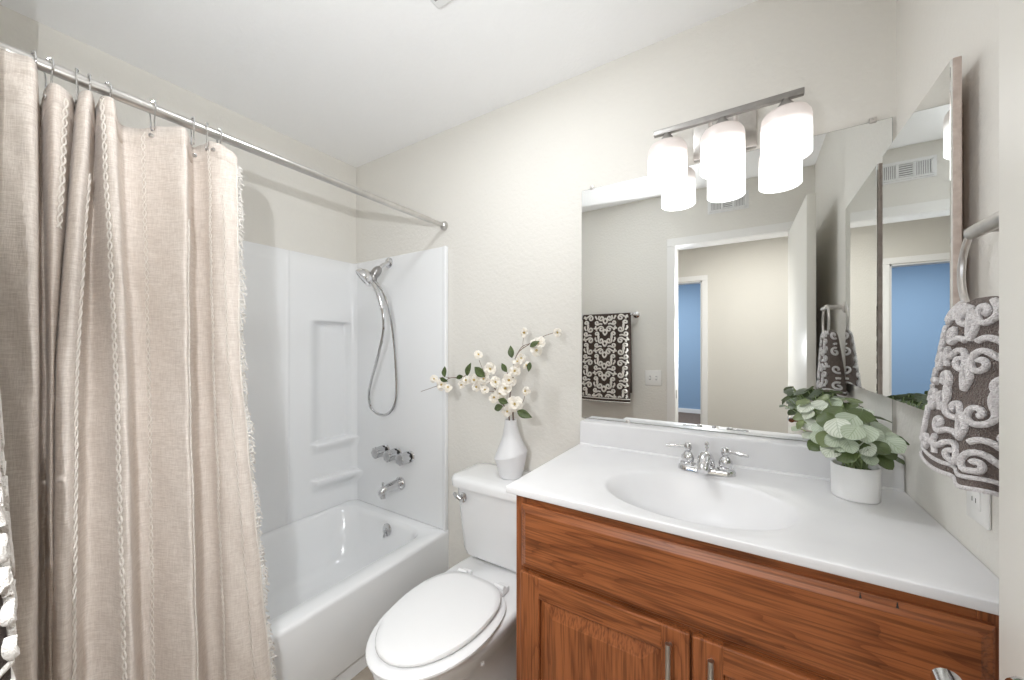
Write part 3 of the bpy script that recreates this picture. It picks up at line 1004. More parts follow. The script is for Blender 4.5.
branch('low blossom branch reaching left out of the white vase toward the tub',
  [([inside, mouth + Vector((-.008, 0, .01)), P(503, 404, 1.30), P(497, 392, 1.285), P(490, 383, 1.27), P(478, 379, 1.26), P(462, 378, 1.255), P(450, 378, 1.25), P(441, 384, 1.245), P(434, 387, 1.24), P(421, 391.5, 1.23)], .0034, .0010),
   ([P(490, 383, 1.27), P(484, 372, 1.27), P(479, 360, 1.27)], .0016, .001), ([P(450, 378, 1.25), P(445, 377, 1.24), P(439, 378, 1.24)], .0014, .001),
   ([P(462, 378, 1.255), P(466, 375, 1.25), P(469, 372, 1.25)], .0014, .001), ([P(497, 392, 1.285), P(488, 391, 1.26), P(480, 391, 1.25)], .0016, .001)],
  [(478, 355, 1.27, .019), (490, 369, 1.265, .026), (484, 379, 1.25, .024), (475, 380, 1.25, .026), (466, 381, 1.245, .022), (442, 385, 1.24, .026), (434, 379, 1.24, .018), (448, 388, 1.235, .02), (485, 390, 1.25, .018), (495, 382, 1.26, .024), (494, 398, 1.27, .022), (477, 387, 1.25, .02), (462, 385, 1.24, .018)],
  [(485, 377, 1.25, -10, -9, .055), (467, 376, 1.25, 2, -10, .045), (445, 377, 1.245, -1, -9, .04), (463, 376, 1.25, -7, 2, .03), (440, 378, 1.24, 6, 3, .03)], 5)

# ================================================================== VANITY
ZC = .8786
VXL = -.545
van = thing('vanity_cabinet', 'reddish oak vanity cabinet with two raised panel doors under the white sink top', 'cabinet', (-.1, 1.1, 0))
FY = .882                                   # face frame plane
bm = bm_new()
box(bm, VXL, VXL + .018, FY + .02, YN - .001, FL + .001, ZC - .0213)
box(bm, XE - .020, XE - .002, FY + .02, YN - .001, FL + .001, ZC - .0213)
box(bm, VXL + .018, XE - .02, FY + .06, FY + .075, FL + .001, .055)
box(bm, VXL + .018, XE - .02, FY + .03, YN - .001, .055, .07)
box(bm, VXL + .018, XE - .02, YN - .008, YN - .001, .07, ZC - .0213)
obj('carcass', bm, M_oakV, van, smooth=False)
for x0, x1, zt in ((VXL, VXL + .045, ZC - .0208), (XE - .047, XE - .002, ZC - .0208), (-.122, -.082, .655)):
    obj('frame_stile', box(bm_new(), x0, x1, FY, FY + .019, .055, zt, .001), M_oakV, van, smooth=False)
for z0, z1 in ((.055, .10), (.640, .685), (.81, ZC - .0208)):
    obj('frame_rail', box(bm_new(), VXL + .045, XE - .047, FY + .0005, FY + .0185, z0, z1, .001), M_oakH, van, smooth=False)

def raised(bm, x0, x1, z0, z1, y, th, edge, mi=0):
    """slab with a routed, sloping edge towards the room (-y)"""
    prof = [(0, 0), (0, -th * .45), (.004, -th * .62), (edge * .55, -th * .75), (edge, -th)]
    secs = []
    for ins, dy in prof:
        secs.append([Vector((x0 + ins, y + dy, z0 + ins)), Vector((x1 - ins, y + dy, z0 + ins)), Vector((x1 - ins, y + dy, z1 - ins)), Vector((x0 + ins, y + dy, z1 - ins))])
    loft(bm, secs, mat=mi)
bm = bm_new()
raised(bm, -.522, .318, .662, .832, FY - .0005, .020, .018)
obj('false_drawer_front', bm, M_oakH, van, smooth=False)
for x in (.162, .208):
    bm = bm_new()
    t = bmesh.new()
    vs = [t.verts.new(Vector(p)) for p in ((x, FY - .0118, .8215), (x + .0045, FY - .0118, .8195), (x + .0025, FY - .0118, .8315))]
    f = t.faces.new(vs)
    r_ = bmesh.ops.extrude_face_region(t, geom=[f])
    for v in r_['geom']:
        if isinstance(v, bmesh.types.BMVert): v.co.y -= .0035
    merge(bm, t)
    o = obj('chipped_spot', bm, M_black, van, smooth=False)
    o['label'] = 'dark chip in the drawer edge'
def cab_door(x0, x1, hx):
    z0, z1 = .075, .652
    S = .058
    th = .019
    yb, yf = FY - .0005, FY - .0005 - th
    d = bm_new()
    # stiles, rails mitred with a routed outer edge
    for a, b in ((x0, x0 + S), (x1 - S, x1)):
        box(d, a, b, yf, yb, z0, z1, .0035, 2, mat=0)
    for a, b in ((z0, z0 + S), (z1 - S, z1)):
        box(d, x0 + S - .002, x1 - S + .002, yf + .0004, yb, a, b, .0035, 2, mat=1)
    o = obj('door', d, [M_oakV, M_oakH], van, smooth=False)
    p = bm_new()
    xi0, xi1, zi0, zi1 = x0 + S - .004, x1 - S + .004, z0 + S - .004, z1 - S + .004
    box(p, xi0, xi1, yb - .006, yb - .002, zi0, zi1)
    secs = []
    for ins, y in ((.004, yb - .006), (.006, yb - .0075), (.040, yb - .0165), (.043, yb - .0175)):
        secs.append([Vector((xi0 + ins, y, zi0 + ins)), Vector((xi1 - ins, y, zi0 + ins)), Vector((xi1 - ins, y, zi1 - ins)), Vector((xi0 + ins, y, zi1 - ins))])
    loft(p, secs)
    obj('raised_panel', p, M_oakV, o, smooth=False)
    hb = bm_new()
    zt = .634
    for z in (zt - .018, zt - .122):
        tube(hb, [(hx, yf + .001, z), (hx, yf - .026, z)], .0045, 10)
    tube(hb, [(hx, yf - .027, zt), (hx, yf - .027, zt - .14)], .0058, 14)
    obj('bar_handle', hb, M_nickel, o)
cab_door(-.522, -.1035, -.142)
cab_door(-.0995, .318, -.0625)

top = thing('sink_counter', 'white cultured marble counter with moulded oval sink and backsplash', 'countertop', (-.1, 1.1, ZC))
SX, SY, SA, SB = -.124, 1.062, .222, .166
RX0, RX1, RY0, RY1 = -.560, XE - .001, .852, YN - .001
angs = sorted(set([2 * PI * k / 112 for k in range(112)] + [math.atan2(y - SY, x - SX) % (2 * PI) for x in (RX0, RX1) for y in (RY0, RY1)]))
def edge_pt(a, ins=0):
    c_, s_ = math.cos(a), math.sin(a)
    ts = []
    if c_ > 1e-9: ts.append((RX1 - ins - SX) / c_)
    if c_ < -1e-9: ts.append((RX0 + ins - SX) / c_)
    if s_ > 1e-9: ts.append((RY1 - ins - SY) / s_)
    if s_ < -1e-9: ts.append((RY0 + ins - SY) / s_)
    t = min(ts)
    return Vector((SX + c_ * t, SY + s_ * t, 0))
def ell(a, k):
    c_, s_ = math.cos(a), math.sin(a)
    rr = 1 / math.sqrt((c_ / SA) ** 2 + (s_ / SB) ** 2)
    return Vector((SX + c_ * rr * k, SY + s_ * rr * k, 0))
secs = []
for k, z in ((.07, -.128), (.2, -.127), (.35, -.122), (.5, -.112), (.63, -.096), (.75, -.072), (.84, -.047), (.91, -.026), (.955, -.013), (.985, -.0065), (1.01, -.0035), (1.04, -.0022), (1.10, -.0018), (1.16, -.0015), (1.20, -.0003)):
    secs.append([ell(a, k) + Vector((0, 0, ZC + z)) for a in angs])
for t in (.25, .5, .75):
    secs.append([ell(a, 1.20).lerp(edge_pt(a, .006), t) + Vector((0, 0, ZC)) for a in angs])
for ins, dz in ((.0035, 0), (.0012, -.0006), (.0003, -.0016), (0, -.003), (0, -.0175), (.001, -.0195), (.003, -.0203), (.03, -.0203)):
    secs.append([edge_pt(a, ins) + Vector((0, 0, ZC + dz)) for a in angs])
bm = bm_new()
loft(bm, secs, capb=True, capt=False)
obj('countertop', bm, M_marble, top, angle=50)
bm = bm_new()
box(bm, RX0 + .001, XE - .001, 1.376, YN - .001, ZC - .002, .968, .006, 3)
obj('backsplash', bm, M_marble, top)
bm = bm_new()
tube(bm, [(RX0 + .004, 1.3765, ZC), (XE - .004, 1.3765, ZC)], .006, 12)
obj('cove', bm, M_marble, top)
bm = bm_new()
lathe(bm, [(.021, 0), (.021, .002), (.015, .003), (.014, .0015)], (SX, SY, ZC - .1285), None, 24)
obj('drain', bm, M_chrome, top)

# faucet
FX, FYY = -.108, 1.277
fc = thing('sink_faucet', 'chrome two handle faucet behind the oval sink', 'faucet', (FX, FYY, ZC))
bm = bm_new()
def capsule(z, rx, ry, n=40):
    pts = []
    for k in range(n):
        a = 2 * PI * k / n
        c_, s_ = math.cos(a), math.sin(a)
        pts.append(Vector((FX + (.051 if c_ > 0 else -.051) + rx * c_, FYY + ry * s_, z)))
    return pts
loft(bm, [capsule(ZC + .0002, .028, .027), capsule(ZC + .010, .027, .026), capsule(ZC + .016, .022, .021), capsule(ZC + .018, .012, .012)])
obj('base_plate', bm, M_chrome, fc)
for s in (-1, 1):
    x = FX + s * .051
    bm = bm_new()
    lathe(bm, [(.0225, .014), (.0225, .020), (.0165, .024), (.019, .032), (.0185, .040), (.012, .049), (.009, .053), (.009, .057), (.0115, .060), (.0125, .068), (.0095, .077), (.003, .080)], (x, FYY, ZC), None, 24)
    dx, dy = (-.058, -.012) if s < 0 else (.055, -.020)
    tube(bm, [(x + dx * .12, FYY + dy * .12, ZC + .069), (x + dx * .4, FYY + dy * .4, ZC + .069), (x + dx * .75, FYY + dy * .75, ZC + .068), (x + dx * 1.05, FYY + dy * 1.05, ZC + .067)], [.0048, .0042, .0065, .0038], 12)
    obj('lever_handle', bm, M_chrome, fc)
bm = bm_new()
spine = catmull([(FX, FYY + .002, ZC + .010), (FX, FYY - .002, ZC + .030), (FX, FYY - .018, ZC + .046), (FX, FYY - .050, ZC + .050), (FX, FYY - .085, ZC + .038), (FX, FYY - .100, ZC + .026)], 5)
n = len(spine)
tube(bm, spine, [.026 - .0125 * (i / (n - 1)) for i in range(n)], 20)
obj('spout', bm, M_chrome, fc)
bm = bm_new()
tube(bm, [(FX, FYY + .022, ZC + .012), (FX, FYY + .022, ZC + .066)], .0028, 10)
lathe(bm, [(.003, 0), (.006, .003), (.004, .007), (.007, .012), (.0065, .018), (.002, .022)], (FX, FYY + .022, ZC + .064), None, 16)
obj('lift_rod', bm, M_chrome, fc)

# ================================================================== WALL MIRROR + CLIPS
mi = thing('wall_mirror', 'large frameless mirror on the wall above the backsplash', 'mirror', (-.12, YN - .005, .97))
bm = bm_new()
box(bm, -.5765, .3405, YN - .0055, YN - .001, .9695, 1.8985)
obj('backing', bm, M_medge, mi, smooth=False)
bm = bm_new()
box(bm, -.5755, .3395, YN - .0065, YN - .0054, .9705, 1.8975)
obj('glass', bm, M_mirror, mi, smooth=False)
for x, z in ((-.533, 1.8985), (.300, 1.8985), (-.39, .9735)):
    bm = bm_new()
    s = 1 if z > 1.5 else -1
    box(bm, x - .008, x + .008, YN - .010, YN - .001, min(z - .004 * s, z + .012 * s), max(z - .004 * s, z + .012 * s), .002)
    ball(bm, (x, YN - .011, z + .006 * s), .003, 8)
    obj('mirror_clip', bm, M_nickel, mi)

# ================================================================== VANITY LIGHT
LX, LY = -.068, 1.328
vl = thing('vanity_light', 'brushed nickel vanity light with three lit frosted glass shades above the mirror', 'wall lamp', (LX, YN, 1.97))
bm = bm_new()
box(bm, LX - .092, LX + .092, YN - .022, YN - .001, 1.905, 2.040, .003)
obj('back_plate', bm, M_nickel, vl)
bm = bm_new()
box(bm, LX - .202, LX + .202, LY - .008, LY + .008, 1.970, 1.988, .0015)
obj('cross_bar', bm, M_barmetal, vl)
for s in (-1, 1):
    bm = bm_new()
    box(bm, LX + s * .035 - .006, LX + s * .035 + .006, LY, YN - .020, 1.973, 1.985, .001)
    box(bm, LX + s * .035 - .006, LX + s * .035 + .006, YN - .030, YN - .020, 1.915, 1.985, .001)
    obj('arm', bm, M_nickel, vl)
for k in (-1, 0, 1):
    x = LX + k * .160
    bm = bm_new()
    lathe(bm, [(.030, 1.936), (.030, 1.940), (.009, 1.968), (.007, 1.972)], (x, LY, 0), None, 24)
    obj('shade_holder', bm, M_barmetal, vl)
    bm = bm_new()
    r = .061
    lathe(bm, [(r - .006, 1.810), (r - .003, 1.804), (r, 1.807), (r, 1.908), (r - .002, 1.920), (r - .008, 1.930), (r - .020, 1.9345), (.012, 1.9355), (.010, 1.932), (r - .012, 1.924), (r - .006, 1.912)], (x, LY, 0), None, 36, capb=False, capt=False)
    obj('glass_shade', bm, M_glow, vl, angle=60)

# ================================================================== MEDICINE CABINET
mc = thing('medicine_cabinet', 'mirrored medicine cabinet with weathered wood edge on the right wall', 'cabinet', (XE, 1.2, 1.12))
MY0, MY1, MZ0, MZ1 = 1.006, 1.418, 1.122, 1.786
bm = bm_new()
box(bm, .328, XE - .001, MY0 + .06, MY1 - .05, MZ0 + .06, MZ1 - .06)
obj('box_rim', bm, M_rawood, mc, smooth=False)
bm = bm_new()
box(bm, .3165, .3275, MY0, MY1, MZ0, MZ1, .001)
obj('door_frame', bm, M_rawood, mc, smooth=False)
bm = bm_new()
secs = []
for ins, x in ((.0015, .3164), (.0015, .3140), (.0035, .3135)):
    secs.append([Vector((x, MY0 + ins, MZ0 + ins)), Vector((x, MY1 - ins, MZ0 + ins)), Vector((x, MY1 - ins, MZ1 - ins)), Vector((x, MY0 + ins, MZ1 - ins))])
loft(bm, secs)
obj('mirror_glass', bm, M_mirror, mc, smooth=False)

# ================================================================== TOWEL PATTERN
def spiral(cx, cy, R, turns, a0, hand, tail=None, n=26):
    pts = []
    for i in range(n + 1):
        t = i / n
        r = R * (.16 + .84 * t)
        a = a0 + hand * 2 * PI * turns * (t - 1)
        pts.append((cx + r * math.cos(a), cy + r * math.sin(a)))
    if tail:
        ex, ey = pts[-1]
        px, py = pts[-2]
        dx, dy = ex - px, ey - py
        l = math.hypot(dx, dy)
        dx, dy = dx / l, dy / l
        for i in range(1, 9):
            t = i / 8
            a = -hand * 1.1 * t
            ex += (dx * math.cos(a) - dy * math.sin(a)) * tail / 8
            ey += (dx * math.sin(a) + dy * math.cos(a)) * tail / 8
            pts.append((ex, ey))
    return pts
def damask(w_, h_, c_=.105):
    """symmetrical scroll pattern on a w x h field; (0,0) is the top middle, b runs down"""
    out = []
    nr = int(h_ / c_) + 2
    nc = int(w_ / c_ / 2) + 2
    for i in range(nr):
        b = (i + .5) * c_
        for j in range(nc):
            for s in (1, -1):
                a = s * (j + .5) * c_
                up = (i + j) % 2
                hand = s if up else -s
                out.append(spiral(a - s * c_ * .14, b - c_ * .16, c_ * .27, 1.25, (-.6 if s > 0 else PI + .6), hand, c_ * .5))
                out.append(spiral(a + s * c_ * .26, b + c_ * .25, c_ * .20, 1.15, (2.4 if s > 0 else PI - 2.4), -hand, c_ * .35))
                out.append([(a + s * c_ * (.34 + .06 * math.sin(t * 5)), b - c_ * .45 + t * c_ * .40) for t in [q / 6 for q in range(7)]])
        # palmette on the axis
        for s in (1, -1):
            out.append([(s * c_ * .17 * math.sin(PI * t), b + c_ * (.36 - .5 * t)) for t in [q / 10 for q in range(11)]])
        out.append([(0, b + c_ * .40 - c_ * .30 * t) for t in (0, .5, 1)])
    res = []
    for p in out:
        seg = []
        for a, b in p:
            if abs(a) < w_ / 2 - .008 and .006 < b < h_ - .03:
                seg.append((a, b))
            else:
                if len(seg) > 3: res.append(seg)
                seg = []
        if len(seg) > 3: res.append(seg)
    return res

# bath towel on a bar on the south wall (seen in the mirror and at the left edge)
tb = thing('towel_bar', 'chrome towel bar on the wall beside the doorway, seen in the mirror', 'towel bar', (-.95, YS, 1.505))
BY, BZ = YS + .068, 1.507
bm = bm_new()
tube(bm, [(-1.185, BY, BZ), (-.715, BY, BZ)], .008, 14)
obj('bar', bm, M_chrome, tb)
for x in (-1.172, -.728):
    bm = bm_new()
    lathe(bm, [(.024, 0), (.024, .006), (.012, .014), (.010, .05), (.013, .062), (.013, .076), (.006, .082)], (x, YS + .0005, BZ), Euler((-PI / 2, 0, 0)), 20)
    obj('post', bm, M_chrome, tb)
TW, TXc = .375, -.945
bt = thing('bath_towel', 'brown bath towel with pale scroll pattern hanging beside the doorway', 'towel', (TXc, BY, BZ))
Lf, Lb = .695, .62
def tw(a, b):                      # b: arc length from the fold crest, + front
    R = .013
    if abs(b) < R * PI / 2:
        t = b / R
        y, z = BY + R * math.sin(t), BZ + R * math.cos(t)
    else:
        d = abs(b) - R * PI / 2
        s = 1 if b > 0 else -1
        fl = .038 if s > 0 else -.008
        y = BY + s * R + (fl * min(1, d / .65)) + (.006 * math.sin(a * 22 + d * 3) * min(1, d / .3) if s > 0 else 0)
        if s > 0:
            eg = max(0, (abs(a) - (TW / 2 - .035)) / .035)
            y -= .020 * eg * eg * min(1, d / .1)
        z = BZ - d
    spread = 1 + .03 * min(1, abs(b) / .6)
    return Vector((TXc + a * spread, y, z))
def cloth_mesh(S, a0, a1, b0, b1, na, nb, pat, r=.0058, lift=.002, th=.008, parent=None, name='terry_cloth', hembands=(), mats=None):
    bm = bm_new()
    def nrm(a, b):
        e = .004
        t1 = S(a + e, b) - S(a - e, b); t2 = S(a, b + e) - S(a, b - e)
        return t1.cross(t2).normalized()
    for side in (1, -1):
        rows = []
        for i in range(nb + 1):
            b = b0 + (b1 - b0) * i / nb
            rows.append([S(a0 + (a1 - a0) * j / na, b) + nrm(a0 + (a1 - a0) * j / na, b) * th / 2 * side for j in range(na + 1)])
        grid(bm, rows, flip=side < 0)
        if side == 1: R1 = rows
        else: R2 = rows
    for e in ([r_[0] for r_ in R1], [r_[0] for r_ in R2]), ([r_[-1] for r_ in R1], [r_[-1] for r_ in R2]), (R1[0], R2[0]), (R1[-1], R2[-1]):
        grid(bm, [e[0], e[1]])
    for p in pat:
        pts = [S(a, b) + nrm(a, b) * (th / 2 + lift) for a, b in p]
        if len(pts) > 3:
            tube(bm, pts, r, 6, mat=1)
    for hb in hembands:
        for sgn in ((1, -1) if th > .02 else (1,)):
            pts = [S(a0 + (a1 - a0) * j / na, hb) + nrm(a0 + (a1 - a0) * j / na, hb) * (th / 2) for j in range(na + 1)]
            tube(bm, pts, .004, 6, mat=1)
    return obj(name, bm, mats or [M_terryB, M_terryW], parent, angle=60)
pat = [[(a, b + .012) for a, b in p] for p in damask(TW, Lf - .02, .088)]
cloth_mesh(tw, -TW / 2, TW / 2, -Lb, Lf, 14, 60, pat, r=.0070, parent=bt, hembands=(Lf - .006, Lf - .03), mats=[M_bathB, M_bathW])

# hand towel through a ring on the east wall
RY, RZ, RX, RR = .800, 1.370, .284, .075
tr = thing('towel_ring', 'brushed nickel towel ring on the right wall beside the medicine cabinet', 'towel ring', (XE, RY, RZ + .05))
SZ = 1.428
bm = bm_new()
lathe(bm, [(.024, 0), (.024, .006), (.016, .011), (.010, .014), (.010, XE - RX + .004)], (XE - .0005, RY, SZ), Euler((0, -PI / 2, 0)), 24)
obj('wall_post', bm, M_nickel, tr)
bm = bm_new()
lathe(bm, [(.0075, 0), (.0100, .0015), (.0100, .1035), (.0075, .105)], (RX, RY - .065, SZ), Euler((-PI / 2, 0, 0)), 20)
obj('holder_sleeve', bm, M_nickel, tr)
bm = bm_new()
a0 = math.asin((SZ - RZ) / RR)
tube(bm, [Vector((RX, RY + RR * math.cos(t), RZ + RR * math.sin(t))) for t in [a0 - (PI + 2 * a0) * k / 44 for k in range(45)]], .0045, 10)
obj('ring', bm, M_nickel, tr)

ht = thing('hand_towel', 'brown hand towel with raised pale scrolls draped through the towel ring', 'towel', (.284, .87, 1.3))
ZTOP, HH_ = RZ - RR + .034, .262
def hrad(th, d):
    """two hanging lobes pinched by a crease on the west face"""
    cr = 1 - .26 * math.exp(-((th - math.radians(72)) / .20) ** 2) * min(1, .35 + d) - .10 * math.exp(-((th - math.radians(8)) / .30) ** 2) * d
    return cr * (1 + .03 * math.sin(th * 5 + 3 * d))
def htw(th, b):
    """th: 0 = south end, 90 deg = west face, 180 = north end, 270 = back; b: drop from the crest"""
    d = max(0, min(1, b / HH_))
    e = d ** .8
    xc, yc = .292 + .004 * e, .826 + .036 * e
    hx, hy = .020 + .026 * e, .058 + .046 * e
    k = min(1, .35 + .65 * math.sqrt(max(0, 1 - (1 - min(1, b / .03)) ** 2)))
    c_, s_ = math.cos(th), math.sin(th)
    r = hrad(th, d)
    px = math.copysign(abs(s_) ** .8, s_) * hx * r * k
    py = math.copysign(abs(c_) ** .8, c_) * hy * r * k
    low = .014 * (1 / (1 + math.exp((th - math.radians(70)) * 14))) * d if th < PI * 1.3 else .014 * d
    return Vector((min(XE - .004, xc - px), yc - py, ZTOP - b - low + .006 * d * math.sin(th * 3)))
def hand_towel():
    bm = bm_new()
    na, nb = 120, 44
    rows = []
    for i in range(nb + 1):
        b = HH_ * i / nb
        rows.append([htw(2 * PI * j / na, b) for j in range(na)])
    loft(bm, rows, capb=True, capt=True)
    def nrm(th, b):
        e = .02
        n = (htw(th + e, b) - htw(th - e, b)).cross(htw(th, b + .006) - htw(th, max(0, b - .006))).normalized()
        out = Vector((-math.sin(th), -math.cos(th), .0))
        return n if n.dot(out) > 0 else -n
    # arc length round the cloth at two thirds of the drop
    N_ = 240
    th_ = [math.radians(-70 + 270 * k / N_) for k in range(N_ + 1)]
    acc = [0]
    for k in range(N_):
        acc.append(acc[-1] + (htw(th_[k + 1], HH_ * .6) - htw(th_[k], HH_ * .6)).length)
    def th_at(sv):
        if sv <= 0 or sv >= acc[-1]: return None
        lo = 0
        while acc[lo + 1] < sv: lo += 1
        f = (sv - acc[lo]) / max(1e-9, acc[lo + 1] - acc[lo])
        return th_[lo] + (th_[lo + 1] - th_[lo]) * f
    off = acc[-1] * .42
    for p in damask(acc[-1] * 1.2, HH_ + .02, .068):
        pts = []
        for a, b in p:
            th = th_at(a + off)
            if th is None or not (.004 < b < HH_ - .026): continue
            pts.append(htw(th, b) + nrm(th, b) * .002)
        if len(pts) > 3 and max((pts[k + 1] - pts[k]).length for k in range(len(pts) - 1)) < .03:
            tube(bm, pts, .0046, 7, mat=1)
    for hb in (HH_ - .002, HH_ - .017):
        tube(bm, [htw(2 * PI * j / na, hb) for j in range(na)], .0034, 6, closed=True, mat=1)
    return obj('terry_cloth', bm, [M_terryB, M_terryW], ht, angle=60)
hand_towel()

# ================================================================== PLATES AND VENTS
ol = thing('outlet_plate', 'white outlet plate on the right wall below the hand towel', 'outlet', (XE, 1.005, 1.0))
oz0, oz1, oy0, oy1 = .945, 1.060, .968, 1.040
bm = box(bm_new(), XE - .006, XE - .0005, oy0, oy1, oz0, oz1, .003, 3)
obj('cover', bm, M_plate, ol)
bm = bm_new()
box(bm, XE - .0085, XE - .0055, oy0 + .019, oy1 - .019, oz0 + .024, oz1 - .024, .0015)
obj('receptacle', bm, M_plate, ol)
for zc in (oz0 + .040, oz1 - .040):
    for ya in (oy0 + .029, oy1 - .0305):
        obj('slot', box(bm_new(), XE - .0089, XE - .0084, ya, ya + .0015, zc - .004, zc + .004), M_black, ol, smooth=False)
sw = thing('light_switch', 'white double switch plate beside the doorway, seen in the mirror', 'light switch', (-.605, YS, 1.02))
bm = box(bm_new(), -.664, -.546, YS + .0005, YS + .006, .968, 1.083, .003, 3)
obj('cover', bm, M_plate, sw)
for x in (-.628, -.582):
    bm = box(bm_new(), x - .005, x + .005, YS + .0055, YS + .016, 1.015, 1.036, .002)
    obj('toggle', bm, M_plate, sw)
    bm = box(bm_new(), x - .0065, x + .0065, YS + .0055, YS + .0066, 1.010, 1.041)
    obj('slot', bm, M_dkedge, sw)
wr = thing('wall_register', 'white three section air register above the doorway, seen in the mirror', 'vent', (-.118, YS, 2.25))
bm = bm_new()
vx0, vx1, vz0, vz1 = -.240, .004, 2.188, 2.305
box(bm, vx0, vx1, YS + .0005, YS + .004, vz0, vz1, .0015)
for i in range(4):
    x = vx0 + .018 + i * (vx1 - vx0 - .036) / 3
    box(bm, x - .007, x + .007, YS + .0035, YS + .012, vz0 + .016, vz1 - .016, .001)
box(bm, vx0 + .011, vx1 - .011, YS + .0035, YS + .012, vz0 + .010, vz0 + .022, .001)
box(bm, vx0 + .011, vx1 - .011, YS + .0035, YS + .012, vz1 - .022, vz1 - .010, .001)
obj('frame', bm, M_vent, wr)
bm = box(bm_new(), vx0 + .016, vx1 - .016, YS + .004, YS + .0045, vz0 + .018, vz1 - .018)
obj('duct_shadow', bm, M_dkedge, wr, smooth=False).name = 'duct_shade_sheet'  # grey sheet standing in for the shade inside the duct
bm = bm_new()
for s_ in range(3):
    xa = vx0 + .018 + s_ * (vx1 - vx0 - .036) / 3 + .007
    xb = xa + (vx1 - vx0 - .036) / 3 - .014
    if s_ == 1:
        for k in range(6):
            z = vz0 + .028 + k * (vz1 - vz0 - .056) / 5
            box(bm, xa, xb, YS + .005, YS + .010, z - .0028, z + .0028)
    else:
        for k in range(6):
            x = xa + .006 + k * (xb - xa - .012) / 5
            box(bm, x - .0025, x + .0025, YS + .005, YS + .010, vz0 + .022, vz1 - .022)
obj('louver', bm, M_vent, wr, smooth=False)
ef = thing('exhaust_fan_grille', 'white exhaust fan grille on the ceiling', 'vent', (-.735, .78, CE))
ex0, ex1, ey0, ey1 = -.869, -.600, .645, .914
bm = bm_new()
secs = [rrect(ex0, ex1, ey0, ey1, .01, CE - .0005, 3), rrect(ex0, ex1, ey0, ey1, .01, CE - .006, 3), rrect(ex0 + .01, ex1 - .01, ey0 + .01, ey1 - .01, .01, CE - .016, 3), rrect(ex0 + .03, ex1 - .03, ey0 + .03, ey1 - .03, .01, CE - .018, 3)]
loft(bm, secs)
obj('cover', bm, M_vent, ef, angle=30)
bm = bm_new()
for k in range(14):
    y = ey0 + .04 + k * (ey1 - ey0 - .08) / 13
    box(bm, ex0 + .022, ex1 - .022, y - .0035, y + .0035, CE - .0188, CE - .0165)
for k in range(14):
    y = ey0 + .04 + k * (ey1 - ey0 - .08) / 13
obj('slot', bm, M_dkedge, ef, smooth=False)

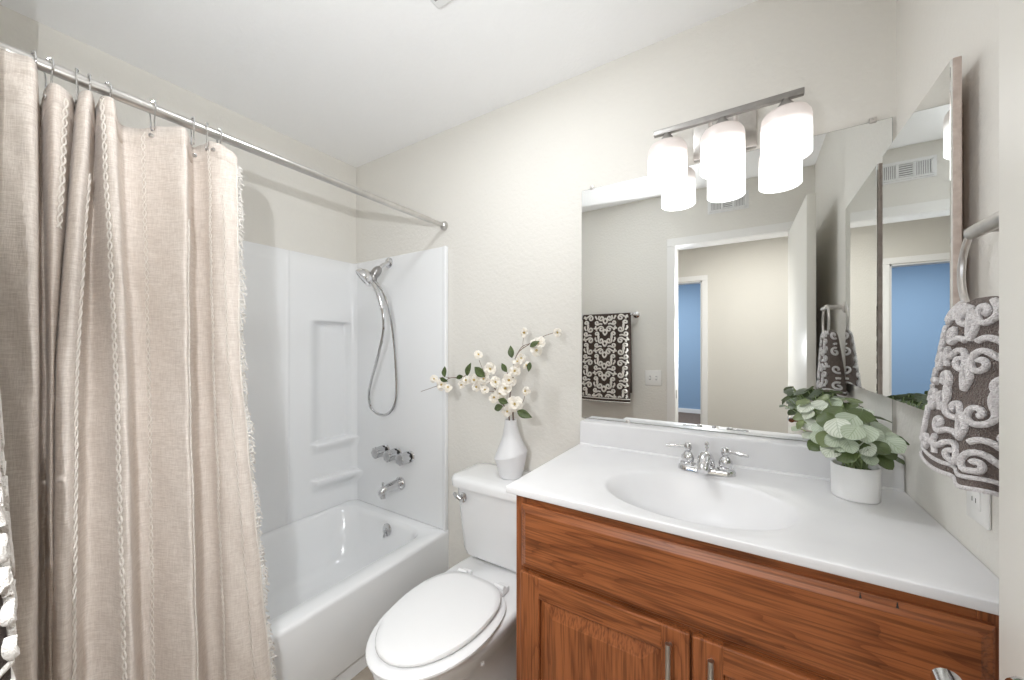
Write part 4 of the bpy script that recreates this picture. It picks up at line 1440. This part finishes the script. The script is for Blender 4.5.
# ================================================================== POTTED PLANT
PX, PY = .228, 1.256
pp = thing('potted_plant', 'leafy silver green plant in a small white pot on the counter corner', 'potted plant', (PX, PY, ZC))
bm = bm_new()
pr_ = .0465
lathe(bm, [(pr_ - .006, 0), (pr_ - .002, .001), (pr_, .005), (pr_ + .001, .080), (pr_, .083), (pr_ - .003, .083), (pr_ - .004, .06)], (PX, PY, ZC + .0003), None, 40)
obj('pot', bm, M_pot, pp, angle=50)
bm = bm_new()
lathe(bm, [(pr_ - .0045, .060), (pr_ - .005, .070), (.028, .074), (.002, .076)], (PX, PY, ZC), None, 28)
obj('soil', bm, M_soil, pp)
def pleaf(root, tip_c, R, nrm, heading, seed):
    rnd = random.Random(seed)
    bm = bm_new()
    nrm = Vector(nrm).normalized()
    hd_ = Vector(heading) - nrm * Vector(heading).dot(nrm)
    hd_.normalize()
    sd = hd_.cross(nrm)
    uvl = bm.loops.layers.uv.new('UVMap')
    NR, NAg = 9, 9
    vs = []
    cup = rnd.uniform(.10, .35)
    for i in range(NR + 1):
        t = i / NR
        wd = R * (1.08 * math.sin(PI * min(1, t) ** .80) ** .62 if 0 < t < 1 else .02)
        row = []
        for j in range(NAg):
            s = -1 + 2 * j / (NAg - 1)
            y = (t - .12) * 2.05 * R
            notch = -.22 * R * (1 - t) ** 6 * abs(s) ** .8
            p = Vector(tip_c) + hd_ * (y - R * .8 + notch) + sd * wd * s + nrm * (R * (cup * .5 * s * s - .25 * (t - .5) ** 2 * 2) + R * .03 * math.sin(t * 14) * abs(s))
            v = bm.verts.new(p)
            row.append((v, (j / (NAg - 1), t)))
        vs.append(row)
    for i in range(NR):
        for j in range(NAg - 1):
            q = (vs[i][j], vs[i][j + 1], vs[i + 1][j + 1], vs[i + 1][j])
            f = bm.faces.new([x[0] for x in q])
            for l, x in zip(f.loops, q):
                l[uvl].uv = x[1]
    base = vs[0][NAg // 2][0].co.copy()
    r0 = Vector(root)
    midp = r0.lerp(base, .5) + Vector((0, 0, .012))
    tube(bm, catmull([r0, midp, base], 5), [.0016] * 11, 6, mat=1)
    o = obj('leaf', bm, [M_leaf, M_stalk], pp, angle=80, recalc=False)
    return o
leaves = [  # picture column, row, depth Y, size, facing
 (803,404,1.22,.023), (797,412,1.24,.020), (815,402,1.26,.026), (829,400,1.30,.028), (846,401,1.30,.026), (862,406,1.30,.024), (808,420,1.20,.022), (818,424,1.17,.022),
 (832,410,1.20,.030), (845,418,1.16,.032), (858,412,1.22,.030), (868,420,1.24,.027), (836,424,1.12,.030), (850,428,1.10,.026), (824,435,1.14,.026), (840,440,1.12,.026),
 (806,431,1.19,.018), (813,441,1.17,.022), (828,446,1.13,.024), (843,450,1.12,.026), (858,440,1.14,.024), (872,432,1.20,.026), (884,428,1.24,.024), (878,444,1.16,.025),
 (893,441,1.18,.026), (900,436,1.24,.020), (868,455,1.15,.019), (884,458,1.19,.022), (896,455,1.22,.018), (872,449,1.20,.022), (856,424,1.17,.025), (882,415,1.30,.022),
 (793,424,1.22,.012), (812,410,1.22,.022), (824,416,1.15,.024), (864,430,1.13,.026), (888,448,1.20,.022), (838,432,1.18,.024),
 (800,398,1.24,.020), (806,410,1.21,.018), (820,394,1.31,.022), (836,394,1.32,.022), (852,396,1.33,.022), (798,420,1.20,.016), (816,433,1.15,.020), (848,442,1.11,.020), (878,424,1.22,.022), (890,434,1.21,.020), (866,445,1.13,.020), (830,436,1.12,.020)]
for i, (u, v, y, R) in enumerate(leaves):
    rn = random.Random(900 + i)
    c = onY(u + 2, v + 5, y)
    if c.x > XE - .030: c.x = XE - .030
    out = Vector((c.x - PX, c.y - PY, 0))
    a = rn.uniform(0, 2 * PI); rr = rn.uniform(0, .026)
    root = (PX + rr * math.cos(a), PY + rr * math.sin(a), ZC + .074)
    n = Vector((out.x * 5 + rn.uniform(-.5, .5) - .1, out.y * 5 - .45 + rn.uniform(-.4, .3), .75 + rn.uniform(-.25, .4)))
    hd2 = out.normalized() + Vector((rn.uniform(-.5, .5), rn.uniform(-.5, .5), rn.uniform(-.6, .0)))
    pleaf(root, c, R * .78, n, hd2, 900 + i)
